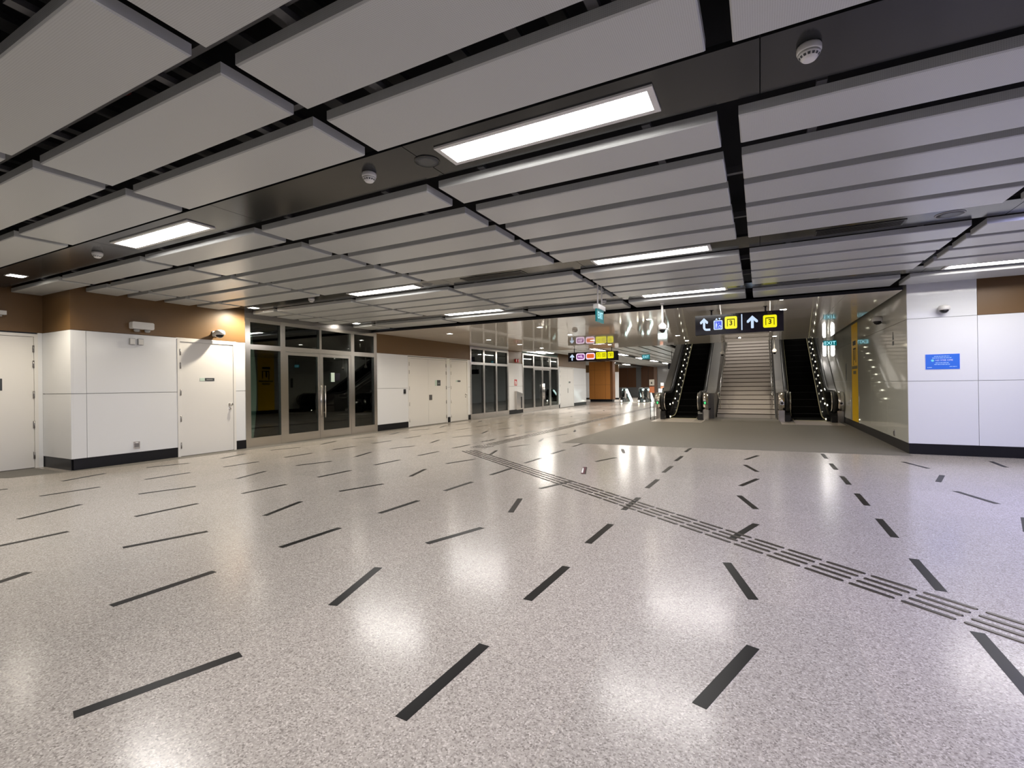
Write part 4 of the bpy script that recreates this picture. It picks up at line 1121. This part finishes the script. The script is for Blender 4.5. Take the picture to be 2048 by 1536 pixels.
# stairs between them
stt = sroot('stairs', (-0.45, 18, 0), 'wide beige stairs between the escalators')
stt['label'] = 'wide beige stairs with dark step lines between the two escalators'; stt['category'] = 'stairs'; stt['kind'] = 'thing'
for k in range(22):
    y0 = 18.0 + 0.3 * k; z1 = 0.152 * (k + 1)
    m_ = MB(); m_.box(-1.33, 0.43, y0, y0 + 0.33, max(0, z1 - 0.3), z1); sp = m_.build('stair_step', 'stair_granite', stt)
    m_ = MB(); m_.box(-1.33, 0.43, y0 - 0.003, y0 + 0.012, z1 - 0.034, z1 - 0.006); m_.build('nosing_strip', 'nosing_dark', sp)  # dark nosing strip along the top of the riser
for sx, nm in ((-1.25, 'left'), (0.35, 'right')):
    m_ = MB()
    for h, r in ((0.86, 0.022), (0.68, 0.018)):
        m_.tube([(sx, 17.55, h)] + [(sx, 17.9, h)] + [(sx, y, h + 0.507 * (y - 18.0)) for y in sample(18.15, 24.5, 12)], r, 10)
    m_.tube([(sx, 17.55, 0.86), (sx, 17.5, 0.82), (sx, 17.5, 0.72), (sx, 17.55, 0.68)], 0.018, 8); hr = m_.build('handrail', 'chrome', stt)
    for y in (18.3, 19.8, 21.3, 22.8):
        z = 0.152 * (int((y - 18.0) / 0.3) + 1)
        m_ = MB(); m_.cyl((sx, y, z), (sx, y, 0.68 + 0.507 * (y - 18.0)), 0.014, 8); m_.build('rail_post', 'steel', hr)
# stair well shell above the opening
m_ = MB(); m_.box(-3.24, -3.2, YF, 26, 2.8, 5.9); m_.box(-3.2, XS, 25.9, 26, 2.8, 5.9) if False else m_.box(-3.24, XS, 25.9, 26, 2.8, 5.9)
struct(m_.build('wall_stairwell', 'beige_enamel'), 'walls of the stairwell above')
m_ = MB(); m_.box(-3.24, XS + 0.06, YF - 0.02, 26, 5.8, 5.9); struct(m_.build('ceiling', 'panel_edge'), 'ceiling over the stairwell')
for i, x in enumerate((-0.45,)):
    t = thing('ceiling_light', 'light over the upper flight of the stairs', 'ceiling light', (x, 21.5, 5.8))
    m_ = MB(); m_.add([(x - 0.7, 21.0, 5.79), (x + 0.7, 21.0, 5.79), (x + 0.7, 22.0, 5.79), (x - 0.7, 22.0, 5.79)], [(0, 1, 2, 3)]); m_.build('diffuser', 'lamp_stair', t)
    m_ = MB(); m_.box(x - 0.74, x + 0.74, 20.96, 22.04, 5.792, 5.8); m_.build('frame', 'white_plastic', t)

# notice stand beside the left escalator
t = thing('notice_stand', 'slim stand with a white board over an orange board by the left escalator', 'notice stand', (-3.18, 16.3, 0))
for x in (-3.245, -3.125):
    m_ = MB(); m_.cyl((x, 16.32, 0), (x, 16.32, 1.32), 0.011, 10); m_.build('post', 'black_plastic', t)
m_ = MB(); m_.box(-3.265, -3.105, 16.29, 16.305, 1.13, 1.33); m_.build('white_board', 'white_plastic', t)
m_ = MB(); m_.prism([(-3.215, 1.19), (-3.165, 1.19), (-3.175, 1.23), (-3.19, 1.27), (-3.205, 1.23)], 'y', 16.287, 16.29); m_.build('dark_symbol', 'ink_black', t)
m_ = MB(); m_.box(-3.265, -3.105, 16.29, 16.305, 0.89, 1.095); m_.build('orange_board', 'orange_board', t)

# ================================================================== far end
t = thing('clad_pillar', 'large orange bronze clad pillar with dark side at the corridor end', 'pillar', (-9.5, 32.2, 0))
m_ = MB()
for x0, x1 in ((-10.45, -10.05), (-10.05, -9.3), (-9.3, -8.97)):
    for za, zb in ((0.17, 1.15), (1.15, 2.15), (2.15, 2.72)): m_.box(x0 + 0.006, x1 - 0.006, 31.9, 31.93, za + 0.006, zb - 0.006)
m_.build('front_panels', 'bronze_panel', t)
m_ = MB(); m_.box(-10.45, -8.8, 31.925, 32.5, 0.16, 2.72); m_.build('core', 'bronze_dark', t)
m_ = MB(); m_.box(-8.97, -8.8, 31.9, 31.925, 0.17, 2.72); m_.build('dark_corner', 'bronze_dark', t)
m_ = MB(); m_.box(-10.4, -8.85, 31.95, 32.45, 0, 0.16); m_.build('plinth', 'baseboard_black', t)

m_ = MB(); ef = MB()
for x0, x1 in ((-15, -12.4), (-12.36, -11.5), (-11.48, -10.66), (-10.18, -9.5), (-9.48, -8.95)): ef.box(x0, x1, 47.0, 47.05, 0.85, 2.9)
we = sroot('wall_end', (-9, 47, 0), 'brown and white end wall of the far corridor')
ef.build('brown_panels', 'bronze_dark', we)
m_.box(-10.66, -10.18, 46.98, 47.05, 0, 2.9); m_.box(-15, -8.95, 47.0, 47.06, 0, 0.85); m_.build('grey_panels', 'seam_grey', we)
m_ = MB(); m_.box(-8.95, -8.66, 46.8, 47.05, 0, 2.9); m_.build('pilaster', 'pink_stone', we)
m_ = MB(); m_.box(-8.66, -1.0, 47.0, 47.05, 0, 2.9); m_.build('white_panels', 'white_enamel', we)
m_ = MB(); m_.box(-1.0, -0.95, 26, 47.05, 0, 2.95); struct(m_.build('wall_corridor', 'white_enamel'), 'right wall of the far corridor')
m_ = MB(); m_.box(-15, -14.95, 27, 47.05, 0, 2.95); struct(m_.build('wall_far', 'white_enamel'), 'left wall of the far corridor')

def far_escalator(xc, label):
    t = thing('escalator', label, 'escalator', (xc, 31.0, 0), 'glass sided escalators going down at the corridor end')
    for sgn in (-1, 1):
        hx = xc + sgn * 0.55
        zt = 0.9
        def hz(y): return zt if y < 32.0 else zt - SL * (y - 32.0)
        yend = 32.0 + zt / SL
        arc = [(30.9 - 0.3 * math.cos(a), 0.6 + 0.3 * math.sin(a)) for a in [-PI / 2 + PI * k / 10 for k in range(11)]]
        m_ = MB(); m_.tube([(hx, y, z) for y, z in arc] + [(hx, y, hz(y)) for y in (31.2, 31.9, 32.1, yend)], 0.035, 8); m_.build('handrail', 'rubber', t)
        m_ = MB(); m_.prism([(30.9 - 0.27 * math.cos(a), 0.6 + 0.27 * math.sin(a)) for a in [-PI / 2 + PI * k / 10 for k in range(11)]] + [(32.0, 0.86), (yend, 0.0), (31.0, 0.0)], 'x', hx - 0.008, hx + 0.008); m_.build('glass_panel', 'clear_glass', t)
        m_ = MB(); m_.tube([(hx + 0.02, y, hz(y) - 0.07) for y in (32.0, 32.3, 33.0, yend - 0.1)], 0.055, 8); m_.build('light_strip', 'lamp_strip', t)
        m_ = MB(); m_.prism([(30.75, 0.0), (30.75, 0.25), (30.85, 0.32), (31.6, 0.32), (31.6, 0.0)], 'x', hx - 0.09, hx + 0.09); m_.build('newel_base', 'rubber', t)
        m_ = MB(); m_.box(hx + 0.095, hx + 0.23, 31.0, 31.4, 0.25, 0.75); m_.build('newel_housing', 'chrome', t)
        m_ = MB(); m_.lathe((hx - 0.02, 30.72, 0.1), (0, -1, 0), [(0.05, 0), (0.05, 0.01)], 12); m_.build('floor_light', 'lamp_dot', t)
    m_ = MB(); m_.box(xc - 0.5, xc + 0.5, 30.4, 31.6, 0.0, 0.006); m_.build('landing_plate', 'landing_plate', t)
far_escalator(-7.35, 'far escalator going down just right of the orange pillar')
far_escalator(-5.9, 'far escalator going down behind the slim notice stand')

t = thing('far_kiosk', 'small white lit machine far behind the slim notice stand', 'kiosk', (-6.25, 36.0, 0))
m_ = MB(); m_.box(-6.6, -5.9, 36.0, 36.4, 0, 0.5); m_.build('cabinet', 'rubber', t)
m_ = MB(); m_.box(-6.55, -5.95, 35.99, 36.3, 0.5, 0.8); m_.build('lit_head', 'lamp_strip', t)
t = thing('far_notice', 'two small pinkish boards on a stand at the white end wall', 'notice stand', (-7.0, 40.0, 0))
m_ = MB(); m_.box(-7.12, -6.88, 40.0, 40.02, 1.0, 1.25); m_.build('upper_board', 'white_print', t)
m_ = MB(); m_.box(-7.12, -6.88, 40.0, 40.02, 0.75, 0.95); m_.build('lower_board', 'orange_board', t)
m_ = MB(); m_.cyl((-7.0, 40.03, 0), (-7.0, 40.03, 1.25), 0.015, 8); m_.build('post', 'steel', t)
